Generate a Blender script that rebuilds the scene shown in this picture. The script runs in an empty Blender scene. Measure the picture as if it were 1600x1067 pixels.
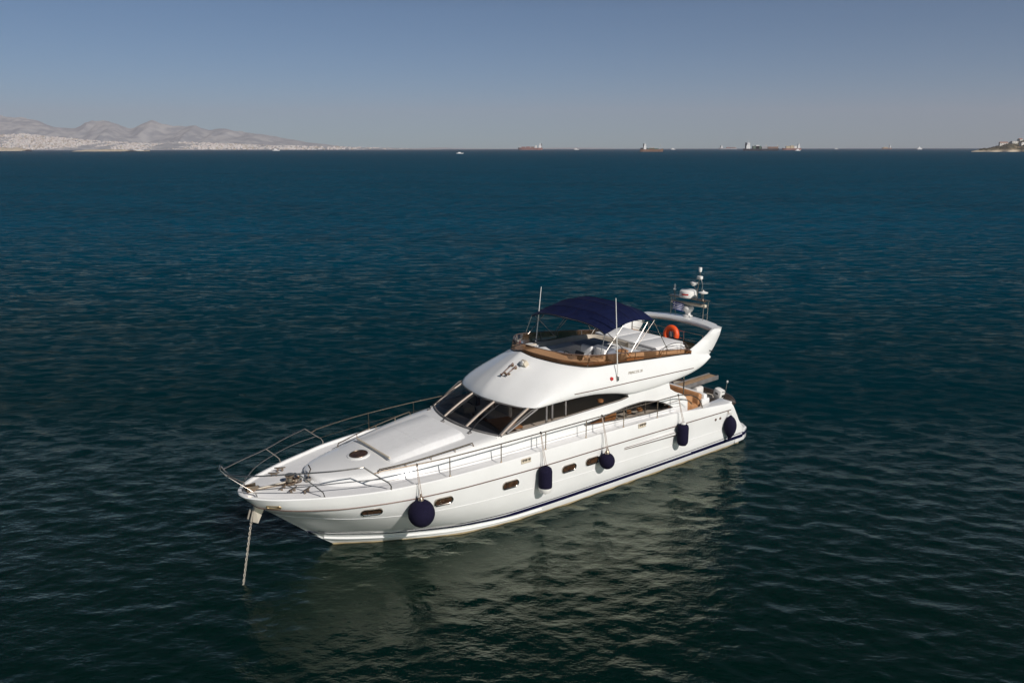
import bpy, bmesh, math, random
import numpy as np
from mathutils import Vector, Matrix
from mathutils.geometry import delaunay_2d_cdt
random.seed(7); RNG = np.random.default_rng(11)
R = math.radians
SC = bpy.context.scene
COL = SC.collection

# ------------------------------------------------------------------ camera
CAM_H = 12.0
cam_d = bpy.data.cameras.new("camera"); cam = bpy.data.objects.new("camera", cam_d); COL.objects.link(cam)
cam_d.sensor_width = 36; cam_d.lens = 27.99; cam_d.clip_start = 0.5; cam_d.clip_end = 120000
cam.matrix_world = Matrix.Translation((0, 0, CAM_H)) @ Matrix.Rotation(R(90 - 13.6), 4, 'X') @ Matrix.Rotation(R(-0.09), 4, 'Z')
SC.camera = cam
# ------------------------------------------------------------------ sky, sun, exposure
SUN_EL, SUN_AZ = 35.0, 143.0          # azimuth measured from +Y (view direction) towards +X
world = bpy.data.worlds.new("World"); SC.world = world; world.use_nodes = True
wn = world.node_tree.nodes; wl = world.node_tree.links
sky = wn.new('ShaderNodeTexSky'); sky.sky_type = 'NISHITA'; sky.sun_disc = False
sky.sun_elevation = R(SUN_EL); sky.sun_rotation = R(SUN_AZ)
sky.air_density = 0.6; sky.dust_density = 0.2; sky.ozone_density = 3.5; sky.altitude = 0
bg = wn['Background']; bg.inputs['Strength'].default_value = 0.051
grade = wn.new('ShaderNodeVectorMath'); grade.operation = 'MULTIPLY'; grade.inputs[1].default_value = (.82, 1.06, 1.12)      # white balance, replaced by the elevation tint below
# added dark tint on the upper sky, shaped to darken reflections in the sea
stc = wn.new('ShaderNodeTexCoord'); ssp = wn.new('ShaderNodeSeparateXYZ'); wl.new(stc.outputs['Generated'], ssp.inputs[0])
smr = wn.new('ShaderNodeMapRange'); smr.inputs['From Min'].default_value = .155; smr.inputs['From Max'].default_value = .29; wl.new(ssp.outputs['Z'], smr.inputs['Value'])
smx = wn.new('ShaderNodeMix'); smx.data_type = 'RGBA'; smx.inputs['A'].default_value = (.795, 1.065, 1.125, 1); smx.inputs['B'].default_value = (.10, .40, .47, 1)
wl.new(smr.outputs[0], smx.inputs['Factor']); wl.new(smx.outputs['Result'], grade.inputs[1])
wl.new(sky.outputs['Color'], grade.inputs[0]); wl.new(grade.outputs[0], bg.inputs['Color'])
sun_d = bpy.data.lights.new("sun", 'SUN'); sun_d.energy = 4.2; sun_d.angle = R(0.53); sun_d.color = (1.0, 0.95, 0.90)
sun = bpy.data.objects.new("sun", sun_d); COL.objects.link(sun)
_d = Vector((math.sin(R(SUN_AZ)) * math.cos(R(SUN_EL)), math.cos(R(SUN_AZ)) * math.cos(R(SUN_EL)), math.sin(R(SUN_EL))))
sun.rotation_euler = _d.to_track_quat('Z', 'Y').to_euler(); sun.location = (60, 10, 60)
vs = SC.view_settings; vs.view_transform = 'Standard'; vs.look = 'None'; vs.exposure = 0.0; vs.gamma = 1.0; vs.use_curve_mapping = False
SC.cycles.max_bounces = 10; SC.cycles.transparent_max_bounces = 16
SC.cycles.volume_bounces = 0

# ------------------------------------------------------------------ materials
MATS = {}
def mat(name, color, rough=0.5, metal=0.0, coat=0.0, spec=0.5, noise=None, bump=None, nscale=4.0):
    m = bpy.data.materials.new(name); m.use_nodes = True; MATS[name] = m
    nt = m.node_tree; p = nt.nodes['Principled BSDF']
    p.inputs['Base Color'].default_value = (*color, 1); p.inputs['Roughness'].default_value = rough
    p.inputs['Metallic'].default_value = metal; p.inputs['Coat Weight'].default_value = coat
    p.inputs['Specular IOR Level'].default_value = spec
    if noise:
        tc = nt.nodes.new('ShaderNodeTexCoord'); n = nt.nodes.new('ShaderNodeTexNoise')
        n.inputs['Scale'].default_value = nscale; n.inputs['Detail'].default_value = 6
        nt.links.new(tc.outputs['Object'], n.inputs['Vector'])
        mx = nt.nodes.new('ShaderNodeMix'); mx.data_type = 'RGBA'
        mx.inputs['A'].default_value = (*color, 1); mx.inputs['B'].default_value = (*noise, 1)
        mr = nt.nodes.new('ShaderNodeMapRange'); mr.inputs['From Min'].default_value = .38; mr.inputs['From Max'].default_value = .66
        nt.links.new(n.outputs['Fac'], mr.inputs['Value']); nt.links.new(mr.outputs['Result'], mx.inputs['Factor'])
        nt.links.new(mx.outputs['Result'], p.inputs['Base Color'])
    if bump:
        tc = nt.nodes.new('ShaderNodeTexCoord'); n = nt.nodes.new('ShaderNodeTexNoise')
        n.inputs['Scale'].default_value = bump[0]; n.inputs['Detail'].default_value = 4
        b = nt.nodes.new('ShaderNodeBump'); b.inputs['Strength'].default_value = bump[1]; b.inputs['Distance'].default_value = bump[2]
        nt.links.new(tc.outputs['Object'], n.inputs['Vector']); nt.links.new(n.outputs['Fac'], b.inputs['Height'])
        nt.links.new(b.outputs['Normal'], p.inputs['Normal'])
    return m
def glassmat(name, tint, diff=None, dfac=0.0, ior=1.45, rough=0.02):
    m = bpy.data.materials.new(name); m.use_nodes = True; MATS[name] = m
    nt = m.node_tree; nt.nodes.remove(nt.nodes['Principled BSDF']); out = nt.nodes['Material Output']
    tr = nt.nodes.new('ShaderNodeBsdfTransparent'); tr.inputs['Color'].default_value = (*tint, 1)
    gl = nt.nodes.new('ShaderNodeBsdfGlossy'); gl.inputs['Roughness'].default_value = rough
    fr = nt.nodes.new('ShaderNodeFresnel'); fr.inputs['IOR'].default_value = ior
    base = tr
    if diff:
        df = nt.nodes.new('ShaderNodeBsdfDiffuse'); df.inputs['Color'].default_value = (*diff, 1)
        mx0 = nt.nodes.new('ShaderNodeMixShader'); mx0.inputs['Fac'].default_value = dfac
        nt.links.new(tr.outputs[0], mx0.inputs[1]); nt.links.new(df.outputs[0], mx0.inputs[2]); base = mx0
    mx = nt.nodes.new('ShaderNodeMixShader')
    nt.links.new(fr.outputs[0], mx.inputs['Fac']); nt.links.new(base.outputs[0], mx.inputs[1]); nt.links.new(gl.outputs[0], mx.inputs[2])
    nt.links.new(mx.outputs[0], out.inputs['Surface'])
    return m
mat('gelcoat', (.80, .795, .78), .2, coat=.4, noise=(.755, .75, .73), nscale=.8)
mat('antislip', (.77, .765, .76), .6, noise=(.73, .725, .72), nscale=3, bump=(90, .15, .01))
mat('vinyl_white', (.77, .765, .755), .55, noise=(.73, .725, .715), nscale=6)
mat('vinyl_beige', (.60, .53, .43), .6, noise=(.53, .46, .37), nscale=5)
mat('vinyl_grey', (.20, .22, .27), .6, noise=(.15, .165, .20), nscale=3)
mat('leather_tan', (.48, .25, .12), .5, noise=(.39, .19, .085), nscale=6)
mat('wood', (.20, .075, .028), .35, noise=(.12, .04, .015), nscale=5)
mat('teak', (.40, .27, .16), .6, noise=(.30, .19, .11), nscale=9)
mat('steel', (.50, .45, .40), .26, metal=1.0)
mat('steel_dull', (.46, .37, .28), .34, metal=1.0, noise=(.34, .25, .18), nscale=20)
mat('bronze_trim', (.16, .10, .08), .4, metal=.3)
mat('grey_trim', (.18, .17, .165), .35, noise=(.14, .13, .125))
mat('black', (.012, .012, .013), .45)
mat('rubber_dark', (.03, .022, .018), .42, coat=.25, noise=(.045, .032, .025), nscale=4)
mat('navy_canvas', (.0050, .0095, .046), .75, noise=(.0036, .0068, .033), nscale=3, bump=(5, .6, .05), spec=.2)
mat('navy_sock', (.007, .006, .020), .9, noise=(.012, .010, .030), nscale=25, bump=(120, .5, .01), spec=.15)
mat('navy_paint', (.008, .007, .042), .25, coat=.3)
mat('white_plastic', (.74, .72, .69), .35)
mat('cream_plastic', (.62, .55, .44), .45, noise=(.55, .47, .36), nscale=8)
mat('rope', (.42, .35, .30), .9, bump=(200, .5, .01))
mat('orange', (.82, .10, .018), .5, noise=(.72, .075, .014), nscale=6)
mat('red', (.5, .02, .015), .4)
mat('gold', (.40, .30, .16), .35, metal=.6); mat('letter_grey', (.42, .37, .30), .4)
mat('flag_blue', (.02, .03, .30), .8); mat('flag_white', (.8, .8, .8), .8)
mat('antifoul', (.40, .32, .19), .6, noise=(.28, .21, .12), nscale=3)
mat('mullion', (.46, .38, .31), .45)
mat('galv', (.40, .36, .30), .5, metal=.4)
glassmat('windscreen_glass', (.86, .82, .78))
glassmat('side_glass', (.72, .67, .61))
mat('port_glass', (.075, .040, .022), .18, noise=(.03, .016, .01), nscale=9)
glassmat('brown_acrylic', (.58, .34, .19), diff=(.30, .15, .065), dfac=.14, ior=1.35, rough=.05)
mat('ship_red', (.26, .115, .09), .6, noise=(.19, .085, .07), nscale=.05); mat('ship_black', (.02, .022, .03), .5)
mat('ship_white', (.75, .74, .72), .5); mat('ship_green', (.07, .12, .08), .6); mat('ship_grey', (.30, .29, .30), .6)
mat('ship_yellow', (.50, .40, .26), .6); mat('ship_brown', (.22, .13, .09), .6, noise=(.16, .09, .06), nscale=.05)
mat('rock', (.36, .30, .22), .9, noise=(.22, .17, .11), nscale=.05)
mat('sand', (.52, .45, .34), .9, noise=(.42, .35, .26), nscale=.05)
mat('scrub', (.06, .065, .025), .9, noise=(.10, .085, .04), nscale=.15)
mat('city_a', (.74, .67, .62), .9); mat('city_b', (.62, .55, .50), .9)
mat('house', (.72, .69, .64), .8); mat('roof_tile', (.40, .17, .10), .8)

# ------------------------------------------------------------------ mesh helpers
class MB:
    def __init__(s): s.v = []; s.f = []; s.m = []; s.mats = []
    def mi(s, name):
        if name not in s.mats: s.mats.append(name)
        return s.mats.index(name)
    def add(s, V, F, m):
        o = len(s.v); k = s.mi(m)
        s.v += [tuple(map(float, p)) for p in V]
        for f in F: s.f.append(tuple(i + o for i in f)); s.m.append(k)
    def grid(s, P, m, closed_u=False, closed_v=False, flip=False):
        P = np.asarray(P, float); nu, nv = P.shape[:2]; F = []
        for i in range(nu if closed_u else nu - 1):
            for j in range(nv if closed_v else nv - 1):
                a, b, c, d = i * nv + j, ((i + 1) % nu) * nv + j, ((i + 1) % nu) * nv + (j + 1) % nv, i * nv + (j + 1) % nv
                F.append((d, c, b, a) if flip else (a, b, c, d))
        s.add(P.reshape(-1, 3), F, m)
    def box(s, c, size, m, rot=None, b=0.0):
        bm = bmesh.new(); bmesh.ops.create_cube(bm, size=1)
        bmesh.ops.scale(bm, vec=size, verts=bm.verts)
        if b > 0: bmesh.ops.bevel(bm, geom=list(bm.edges), offset=min(b, min(size) * .45), segments=2, profile=.5, affect='EDGES')
        if rot is not None: bmesh.ops.transform(bm, matrix=rot.to_4x4() if hasattr(rot, 'to_4x4') else rot, verts=bm.verts)
        bmesh.ops.translate(bm, vec=c, verts=bm.verts); bm.verts.index_update()
        s.add([v.co for v in bm.verts], [[v.index for v in f.verts] for f in bm.faces], m); bm.free()
    def tube(s, path, r, m, seg=8, closed=False, cap=True):
        P = [Vector(p) for p in path]; n = len(P); rings = []
        rr = r if hasattr(r, '__len__') else [r] * n
        up = None
        for i in range(n):
            a = P[(i - 1) % n] if (closed or i > 0) else P[i]; b = P[(i + 1) % n] if (closed or i < n - 1) else P[i]
            t = (b - a); t = t.normalized() if t.length > 1e-9 else Vector((0, 0, 1))
            if up is None: up = t.orthogonal().normalized()
            up = (up - t * up.dot(t)); up = up.normalized() if up.length > 1e-6 else t.orthogonal().normalized()
            w = t.cross(up)
            rings.append([P[i] + (up * math.cos(2 * math.pi * k / seg) + w * math.sin(2 * math.pi * k / seg)) * rr[i] for k in range(seg)])
        s.grid([[tuple(p) for p in q] for q in rings], m, closed_u=closed, closed_v=True)
        if cap and not closed:
            o = len(s.v) - n * seg; k = s.mi(m)
            s.f.append(tuple(o + i for i in range(seg))[::-1]); s.m.append(k)
            s.f.append(tuple(o + (n - 1) * seg + i for i in range(seg))); s.m.append(k)
    def lathe(s, prof, c, m, axis=(0, 0, 1), seg=20):
        ax = Vector(axis).normalized(); u = ax.orthogonal().normalized(); w = ax.cross(u); c = Vector(c)
        rings = [[tuple(c + ax * z + (u * math.cos(2 * math.pi * k / seg) + w * math.sin(2 * math.pi * k / seg)) * max(r, 1e-4)) for k in range(seg)] for r, z in prof]
        s.grid(rings, m, closed_v=True)
    def torus(s, c, Rr, r, m, nrm=(0, 0, 1), a0=0, a1=2 * math.pi, seg=28, ts=10, sx=1, sy=1):
        n = Vector(nrm).normalized(); u = n.orthogonal().normalized(); w = n.cross(u); c = Vector(c)
        full = abs(a1 - a0 - 2 * math.pi) < 1e-6
        path = [c + u * math.cos(a) * Rr * sx + w * math.sin(a) * Rr * sy for a in [a0 + (a1 - a0) * i / (seg if full else seg - 1) for i in range(seg)]]
        s.tube(path, r, m, ts, closed=full)
    def build(s, name, parent=None, smooth=True, angle=38, loc=None, rotz=0.0, mats=None):
        me = bpy.data.meshes.new(name); me.from_pydata(s.v, [], s.f)
        for n in s.mats: me.materials.append(MATS[n])
        me.polygons.foreach_set('material_index', s.m)
        bm = bmesh.new(); bm.from_mesh(me); bmesh.ops.remove_doubles(bm, verts=bm.verts, dist=1e-5)
        bmesh.ops.recalc_face_normals(bm, faces=bm.faces)
        if smooth:
            for e in bm.edges:
                e.smooth = not (len(e.link_faces) == 2 and e.calc_face_angle(0) > R(angle))
            for f in bm.faces: f.smooth = True
        bm.to_mesh(me); bm.free()
        o = bpy.data.objects.new(name, me); COL.objects.link(o)
        if parent: o.parent = parent
        if loc is not None: o.location = loc
        o.rotation_euler.z = rotz
        return o
def tag(o, label=None, cat=None, group=None, kind=None):
    if label: o['label'] = label
    if cat: o['category'] = cat
    if group: o['group'] = group
    if kind: o['kind'] = kind
    return o
def empty(name, loc, rz=0.0):
    o = bpy.data.objects.new(name, None); COL.objects.link(o); o.location = loc; o.rotation_euler.z = rz; o.empty_display_size = .5
    return o
def pchip(xs, ys, xq):
    xs = np.asarray(xs, float); ys = np.asarray(ys, float); xq = np.clip(np.asarray(xq, float), xs[0], xs[-1])
    hh = np.diff(xs); d = np.diff(ys) / hh; m = np.zeros(len(xs)); m[0] = d[0]; m[-1] = d[-1]
    for i in range(1, len(xs) - 1):
        if d[i - 1] * d[i] > 0:
            w1, w2 = 2 * hh[i] + hh[i - 1], hh[i] + 2 * hh[i - 1]; m[i] = (w1 + w2) / (w1 / d[i - 1] + w2 / d[i])
    k = np.clip(np.searchsorted(xs, xq, side='right') - 1, 0, len(xs) - 2); t = (xq - xs[k]) / hh[k]
    return ((2 * t**3 - 3 * t**2 + 1) * ys[k] + (t**3 - 2 * t**2 + t) * hh[k] * m[k] + (-2 * t**3 + 3 * t**2) * ys[k + 1] + (t**3 - t**2) * hh[k] * m[k + 1])
def curve(pts, n=None, q=None):
    """smooth curve through control points, sampled by arc length (n points) or at fractions q"""
    P = np.asarray(pts, float); s = np.concatenate([[0], np.cumsum(np.linalg.norm(np.diff(P, axis=0), axis=1))])
    if q is None: q = np.linspace(0, 1, n)
    return np.stack([pchip(s, P[:, k], np.asarray(q) * s[-1]) for k in range(P.shape[1])], 1)
def mirror(P): return np.asarray(P) * np.array([1, -1, 1])
def panel(outline, holes, fmap, step, mb, m):
    """fill a 2-D outline with holes and map it on a curved surface"""
    V = []; E = []
    def addloop(L):
        o = len(V)
        for p in L: V.append(Vector(p))
        n = len(L)
        for i in range(n): E.append((o + i, o + (i + 1) % n))
    def dens(L):
        out = []
        for i in range(len(L)):
            a, b = np.array(L[i]), np.array(L[(i + 1) % len(L)]); k = max(1, int(np.linalg.norm(b - a) / step))
            out += [tuple(a + (b - a) * j / k) for j in range(k)]
        return out
    def inside(p, L):
        c = False; x, y = p
        for i in range(len(L)):
            (x1, y1), (x2, y2) = L[i], L[i - 1]
            if (y1 > y) != (y2 > y) and x < (x2 - x1) * (y - y1) / (y2 - y1) + x1: c = not c
        return c
    O = dens(outline); H = [dens(h) for h in holes]
    addloop(O)
    for hl in H: addloop(hl)
    A = np.array(O); x0, y0 = A.min(0); x1, y1 = A.max(0)
    for x in np.arange(x0 + step / 2, x1, step):
        for y in np.arange(y0 + step / 2, y1, step):
            if inside((x, y), O) and not any(inside((x, y), hl) for hl in H): V.append(Vector((x, y)))
    vo, eo, fo, *_ = delaunay_2d_cdt(V, E, [], 0, 1e-5)
    F = []
    for f in fo:
        c = sum((vo[i] for i in f), Vector((0, 0))) / len(f)
        if inside(c, O) and not any(inside(c, hl) for hl in H): F.append(tuple(f))
    mb.add([fmap(p[0], p[1]) for p in vo], F, m)

# ================================================================== the sea
FACET = 3.6; REFL_NEAR = 1.7; REFL_FAR = .21
def water_material():
    m = bpy.data.materials.new('sea_water'); m.use_nodes = True; MATS['sea_water'] = m
    nt = m.node_tree; N = nt.nodes; L = nt.links; p = N['Principled BSDF']
    p.inputs['Roughness'].default_value = .06; p.inputs['IOR'].default_value = 1.333
    geo = N.new('ShaderNodeNewGeometry')
    # dark green near to blue far, reflected sky painted into the colour, noise-broken
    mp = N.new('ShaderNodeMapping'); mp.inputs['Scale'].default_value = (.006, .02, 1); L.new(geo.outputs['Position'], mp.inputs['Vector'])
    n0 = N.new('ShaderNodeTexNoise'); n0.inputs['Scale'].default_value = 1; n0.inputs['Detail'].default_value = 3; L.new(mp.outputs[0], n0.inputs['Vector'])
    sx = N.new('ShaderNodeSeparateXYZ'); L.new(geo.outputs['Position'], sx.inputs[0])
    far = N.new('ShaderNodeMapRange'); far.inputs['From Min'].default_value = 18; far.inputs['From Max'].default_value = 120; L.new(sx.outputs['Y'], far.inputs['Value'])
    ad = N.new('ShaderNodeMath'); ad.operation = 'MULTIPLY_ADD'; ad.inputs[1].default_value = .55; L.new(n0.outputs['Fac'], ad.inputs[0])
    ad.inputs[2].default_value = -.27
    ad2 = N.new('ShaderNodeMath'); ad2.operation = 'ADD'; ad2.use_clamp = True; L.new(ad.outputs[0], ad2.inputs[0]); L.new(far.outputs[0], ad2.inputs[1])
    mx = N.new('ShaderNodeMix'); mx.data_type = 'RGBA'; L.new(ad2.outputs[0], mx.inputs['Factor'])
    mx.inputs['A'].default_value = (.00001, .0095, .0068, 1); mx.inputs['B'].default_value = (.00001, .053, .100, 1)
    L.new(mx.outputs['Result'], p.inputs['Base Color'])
    # ripples: fine bump close by, tilted facets (plain normal offsets) farther out
    def noise(sc, stretch, det, rough=.55, rot=14):
        mm = N.new('ShaderNodeMapping'); mm.inputs['Scale'].default_value = (sc * stretch, sc, sc); mm.inputs['Rotation'].default_value = (0, 0, R(rot)); L.new(geo.outputs['Position'], mm.inputs['Vector'])
        n = N.new('ShaderNodeTexNoise'); n.inputs['Scale'].default_value = 1; n.inputs['Detail'].default_value = det; n.inputs['Roughness'].default_value = rough
        L.new(mm.outputs[0], n.inputs['Vector']); return n
    def vm(op, a, b=None):
        q = N.new('ShaderNodeVectorMath'); q.operation = op
        for k, z in enumerate((a, b)):
            if z is None: continue
            if isinstance(z, tuple): q.inputs[k].default_value = z
            elif isinstance(z, float): q.inputs['Scale'].default_value = z
            else: L.new(z, q.inputs[k])
        return q
    nf = noise(5.5, .6, 4); b1 = N.new('ShaderNodeBump'); b1.inputs['Strength'].default_value = 1.0; b1.inputs['Distance'].default_value = .028; L.new(nf.outputs['Fac'], b1.inputs['Height'])
    dist = N.new('ShaderNodeMapRange'); dist.inputs['From Min'].default_value = 15; dist.inputs['From Max'].default_value = 140; L.new(sx.outputs['Y'], dist.inputs['Value'])
    fac = noise(1.7, .5, 4, .65, 10); fac2 = noise(.10, .3, 4, .6, 5)
    o1 = vm('SUBTRACT', fac.outputs['Color'], (.5, .5, .5)); o2 = vm('SUBTRACT', fac2.outputs['Color'], (.5, .5, .5))
    o3 = vm('ADD', vm('MULTIPLY', o1.outputs[0], (FACET, FACET * 1.5, 0.)).outputs[0], vm('MULTIPLY', o2.outputs[0], (.4, .9, 0.)).outputs[0])
    sc_ = N.new('ShaderNodeVectorMath'); sc_.operation = 'SCALE'; L.new(o3.outputs[0], sc_.inputs[0]); L.new(dist.outputs[0], sc_.inputs['Scale'])
    lean = vm('ADD', sc_.outputs[0], None); lk = N.new('ShaderNodeVectorMath'); lk.operation = 'ADD'; L.new(b1.outputs[0], lk.inputs[0]); L.new(sc_.outputs[0], lk.inputs[1])
    nn = vm('NORMALIZE', lk.outputs[0]); L.new(nn.outputs[0], p.inputs['Normal'])
    rg = N.new('ShaderNodeMapRange'); rg.inputs['From Min'].default_value = 15; rg.inputs['From Max'].default_value = 130; rg.inputs['To Min'].default_value = .06; rg.inputs['To Max'].default_value = .27; L.new(sx.outputs['Y'], rg.inputs['Value']); L.new(rg.outputs[0], p.inputs['Roughness'])
    # water colour under a surface reflection set by hand, boosted near, damped far out
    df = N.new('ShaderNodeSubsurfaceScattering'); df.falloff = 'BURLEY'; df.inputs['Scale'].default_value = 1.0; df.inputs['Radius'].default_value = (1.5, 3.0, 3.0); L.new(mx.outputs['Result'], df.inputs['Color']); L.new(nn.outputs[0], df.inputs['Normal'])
    gl = N.new('ShaderNodeBsdfGlossy'); gl.inputs['Color'].default_value = (.88, .92, .76, 1); L.new(rg.outputs[0], gl.inputs['Roughness']); L.new(nn.outputs[0], gl.inputs['Normal'])
    fr = N.new('ShaderNodeFresnel'); fr.inputs['IOR'].default_value = 1.333; L.new(nn.outputs[0], fr.inputs['Normal'])
    refl = N.new('ShaderNodeMapRange'); refl.inputs['From Min'].default_value = 23; refl.inputs['From Max'].default_value = 36; refl.inputs['To Min'].default_value = REFL_NEAR; refl.inputs['To Max'].default_value = REFL_FAR; L.new(sx.outputs['Y'], refl.inputs['Value'])
    # cat's paws: bands of steeper and flatter ripples that are too small to see one by one far out
    gust = noise(.85, .30, 8, .74, 4); gm = N.new('ShaderNodeMapRange'); gm.inputs['From Min'].default_value = .44; gm.inputs['From Max'].default_value = .68; gm.inputs['To Min'].default_value = 0.0; gm.inputs['To Max'].default_value = 3.6; gm.clamp = True; L.new(gust.outputs['Fac'], gm.inputs['Value'])
    gd = N.new('ShaderNodeMapRange'); gd.inputs['From Min'].default_value = 30; gd.inputs['From Max'].default_value = 75; L.new(sx.outputs['Y'], gd.inputs['Value'])
    gmx = N.new('ShaderNodeMix'); L.new(gd.outputs[0], gmx.inputs['Factor']); gmx.inputs['A'].default_value = 1.0; L.new(gm.outputs[0], gmx.inputs['B'])
    pg = N.new('ShaderNodeMath'); pg.operation = 'MULTIPLY'; L.new(refl.outputs[0], pg.inputs[0]); L.new(gmx.outputs['Result'], pg.inputs[1])
    fm = N.new('ShaderNodeMath'); fm.operation = 'MULTIPLY'; fm.use_clamp = True; L.new(fr.outputs[0], fm.inputs[0]); L.new(pg.outputs[0], fm.inputs[1])
    ms = N.new('ShaderNodeMixShader'); L.new(fm.outputs[0], ms.inputs[0]); L.new(df.outputs[0], ms.inputs[1]); L.new(gl.outputs[0], ms.inputs[2]); L.new(ms.outputs[0], N['Material Output'].inputs['Surface'])
    return m
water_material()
def build_sea():
    half = R(47)
    ang = np.concatenate([np.linspace(-math.pi, -half, 90, endpoint=False), np.linspace(-half, half, 1250, endpoint=False), np.linspace(half, math.pi, 90, endpoint=False)])
    rs = [0.6]
    while rs[-1] < 60000:
        d = rs[-1]
        rs.append(d + (0.35 if d < 8 else max(.07, d * d / 21000 * .62) if d < 400 else d * .04))
    rs = np.array(rs); A, D = np.meshgrid(ang, rs)
    X = np.sin(A) * D; Y = np.cos(A) * D; Z = np.zeros_like(X); DX = np.zeros_like(X); DY = np.zeros_like(X)
    for i in range(80):
        lam = .20 * (1.9 / .20) ** ((i + RNG.random()) / 80)
        th = R(16) + RNG.normal() * R(34); kx, ky = math.sin(th) * 2 * math.pi / lam, math.cos(th) * 2 * math.pi / lam
        k = 2 * math.pi / lam; slope = .0122 * (1.1 if lam < 1.1 else .8); a = slope / k
        fade = np.clip(1.6 - D / (lam * 60), 0, 1)
        ph = kx * X + ky * Y + RNG.random() * 6.28
        Z += a * fade * np.cos(ph); DX -= .8 * a * fade * kx / k * np.sin(ph); DY -= .8 * a * fade * ky / k * np.sin(ph)
    # gusts: patches of livelier and calmer water
    g = 1 + .28 * np.sin(X * .05 + 1.3 * np.sin(Y * .021)) * np.sin(Y * .037 + X * .012 + .8)
    Z *= g
    P = np.stack([X + DX, Y + DY, Z], -1).astype(np.float32)
    nr, na = X.shape
    idx = np.arange(nr * na).reshape(nr, na)
    a = idx[:-1, :]; b = idx[1:, :]
    quads = np.stack([a, np.roll(a, -1, 1), np.roll(b, -1, 1), b], -1).reshape(-1, 4)
    me = bpy.data.meshes.new('sea')
    cpt = nr * na
    me.vertices.add(cpt + 1)
    me.vertices.foreach_set('co', np.concatenate([P.reshape(-1), np.array([0, 0, 0], np.float32)]))
    tris = np.stack([np.full(na, cpt), np.roll(idx[0], -1), idx[0]], -1)
    nl = quads.size + tris.size; npoly = len(quads) + len(tris)
    me.loops.add(nl); me.polygons.add(npoly)
    me.loops.foreach_set('vertex_index', np.concatenate([quads[:, ::-1].reshape(-1), tris[:, ::-1].reshape(-1)]).astype(np.int32))
    st = np.concatenate([np.arange(len(quads)) * 4, quads.size + np.arange(len(tris)) * 3]).astype(np.int32)
    me.polygons.foreach_set('loop_start', st)
    me.polygons.foreach_set('use_smooth', np.ones(npoly, bool))
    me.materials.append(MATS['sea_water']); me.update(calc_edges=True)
    if me.polygons[0].normal.z < 0: me.flip_normals()
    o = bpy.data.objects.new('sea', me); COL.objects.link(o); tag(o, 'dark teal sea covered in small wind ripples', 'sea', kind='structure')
build_sea()

# ================================================================== far coast
F_PX = 1244.0; CP, SP = math.cos(R(13.6)), math.sin(R(13.6))
def far(u, D): return (u - 800) / F_PX * (D * CP + CAM_H * SP)           # world x of photo column u at forward distance D
def hz(u): return 233.7 - .0016 * u                                    # photo row of the horizon
def rise(u, y, D): return max(0., CAM_H + (hz(u) - y) / F_PX * D)       # height seen at photo row y
def hill_material():
    m = bpy.data.materials.new('dry_hills'); m.use_nodes = True; MATS['dry_hills'] = m
    nt = m.node_tree; N = nt.nodes; L = nt.links; p = N['Principled BSDF']; p.inputs['Roughness'].default_value = .95; p.inputs['Specular IOR Level'].default_value = .1
    g = N.new('ShaderNodeNewGeometry'); n = N.new('ShaderNodeTexNoise'); n.inputs['Scale'].default_value = .0035; n.inputs['Detail'].default_value = 9
    L.new(g.outputs['Position'], n.inputs['Vector'])
    cr = N.new('ShaderNodeValToRGB'); cr.color_ramp.elements[0].position = .42; cr.color_ramp.elements[0].color = (.23, .25, .27, 1)
    cr.color_ramp.elements[1].position = .60; cr.color_ramp.elements[1].color = (.42, .42, .41, 1)
    L.new(n.outputs['Fac'], cr.inputs['Fac']); L.new(cr.outputs['Color'], p.inputs['Base Color'])
hill_material()
def vnoise(x, y, seed, oct=5):
    r = np.random.default_rng(seed); out = np.zeros_like(x); amp = 1
    for o in range(oct):
        for _ in range(3):
            th = r.random() * 6.28; ph = r.random() * 6.28
            out += amp * np.sin((x * math.cos(th) + y * math.sin(th)) * (2 ** o) + ph + .9 * np.sin((y * math.cos(th * 2) - x * math.sin(th)) * (2 ** o) * .7 + ph * 2)) / 3
        amp *= .55
    return out
def hill_range(name, prof, D0, D1, seed, label):
    us = np.linspace(prof[0][0], prof[-1][0], 700); Dm = (D0 + D1) / 2
    ridge = np.array([rise(u, y, Dm) for u, y in zip(us, pchip([p[0] for p in prof], [p[1] for p in prof], us))])
    ts = np.linspace(0, 1, 110); U, T = np.meshgrid(us, ts); D = D0 + (D1 - D0) * T
    X = (U - 800) / F_PX * (D * CP + CAM_H * SP); base = np.clip(1 - np.abs(T - .5) * 2, 0, 1) ** .85
    n = vnoise(X / 700, D / 1400, seed); gul = 1 - np.abs(vnoise(X / 330 + D / 1500, D / 2600, seed + 40, 4)); g2 = 1 - np.abs(vnoise(X / 120, D / 700, seed + 80, 3))
    w_ = np.clip(base * (1.15 - base) * 3.2, 0, 1)
    H = ridge[None, :] * (base + w_ * (.20 * (gul - .7) + .10 * n + .06 * (g2 - .7)) + .03 * (gul - .7)) - 2
    H[0] = -3; H[-1] = -3
    P = np.stack([X, D, H], -1); mb = MB(); mb.grid(P, 'dry_hills')
    o = mb.build(name, angle=180); tag(o, label, 'hills', kind='structure'); return P
RANGE = hill_range('hills', [(-1400, 237), (-1000, 196), (-760, 178), (-560, 186), (-420, 160), (-330, 156), (-250, 172), (-150, 165), (-60, 178), (0, 184), (28, 186), (60, 190), (92, 199), (120, 203), (140, 195), (167, 188), (185, 195), (205, 203), (225, 196), (242, 193), (262, 197), (300, 197.5), (325, 202), (345, 201), (372, 207), (400, 211), (432, 214), (455, 219), (480, 222), (520, 227), (560, 230), (610, 232.2), (660, 233)], 15500, 21000, 3, 'pale hazy grey mountain range above the white city on the left horizon')
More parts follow.
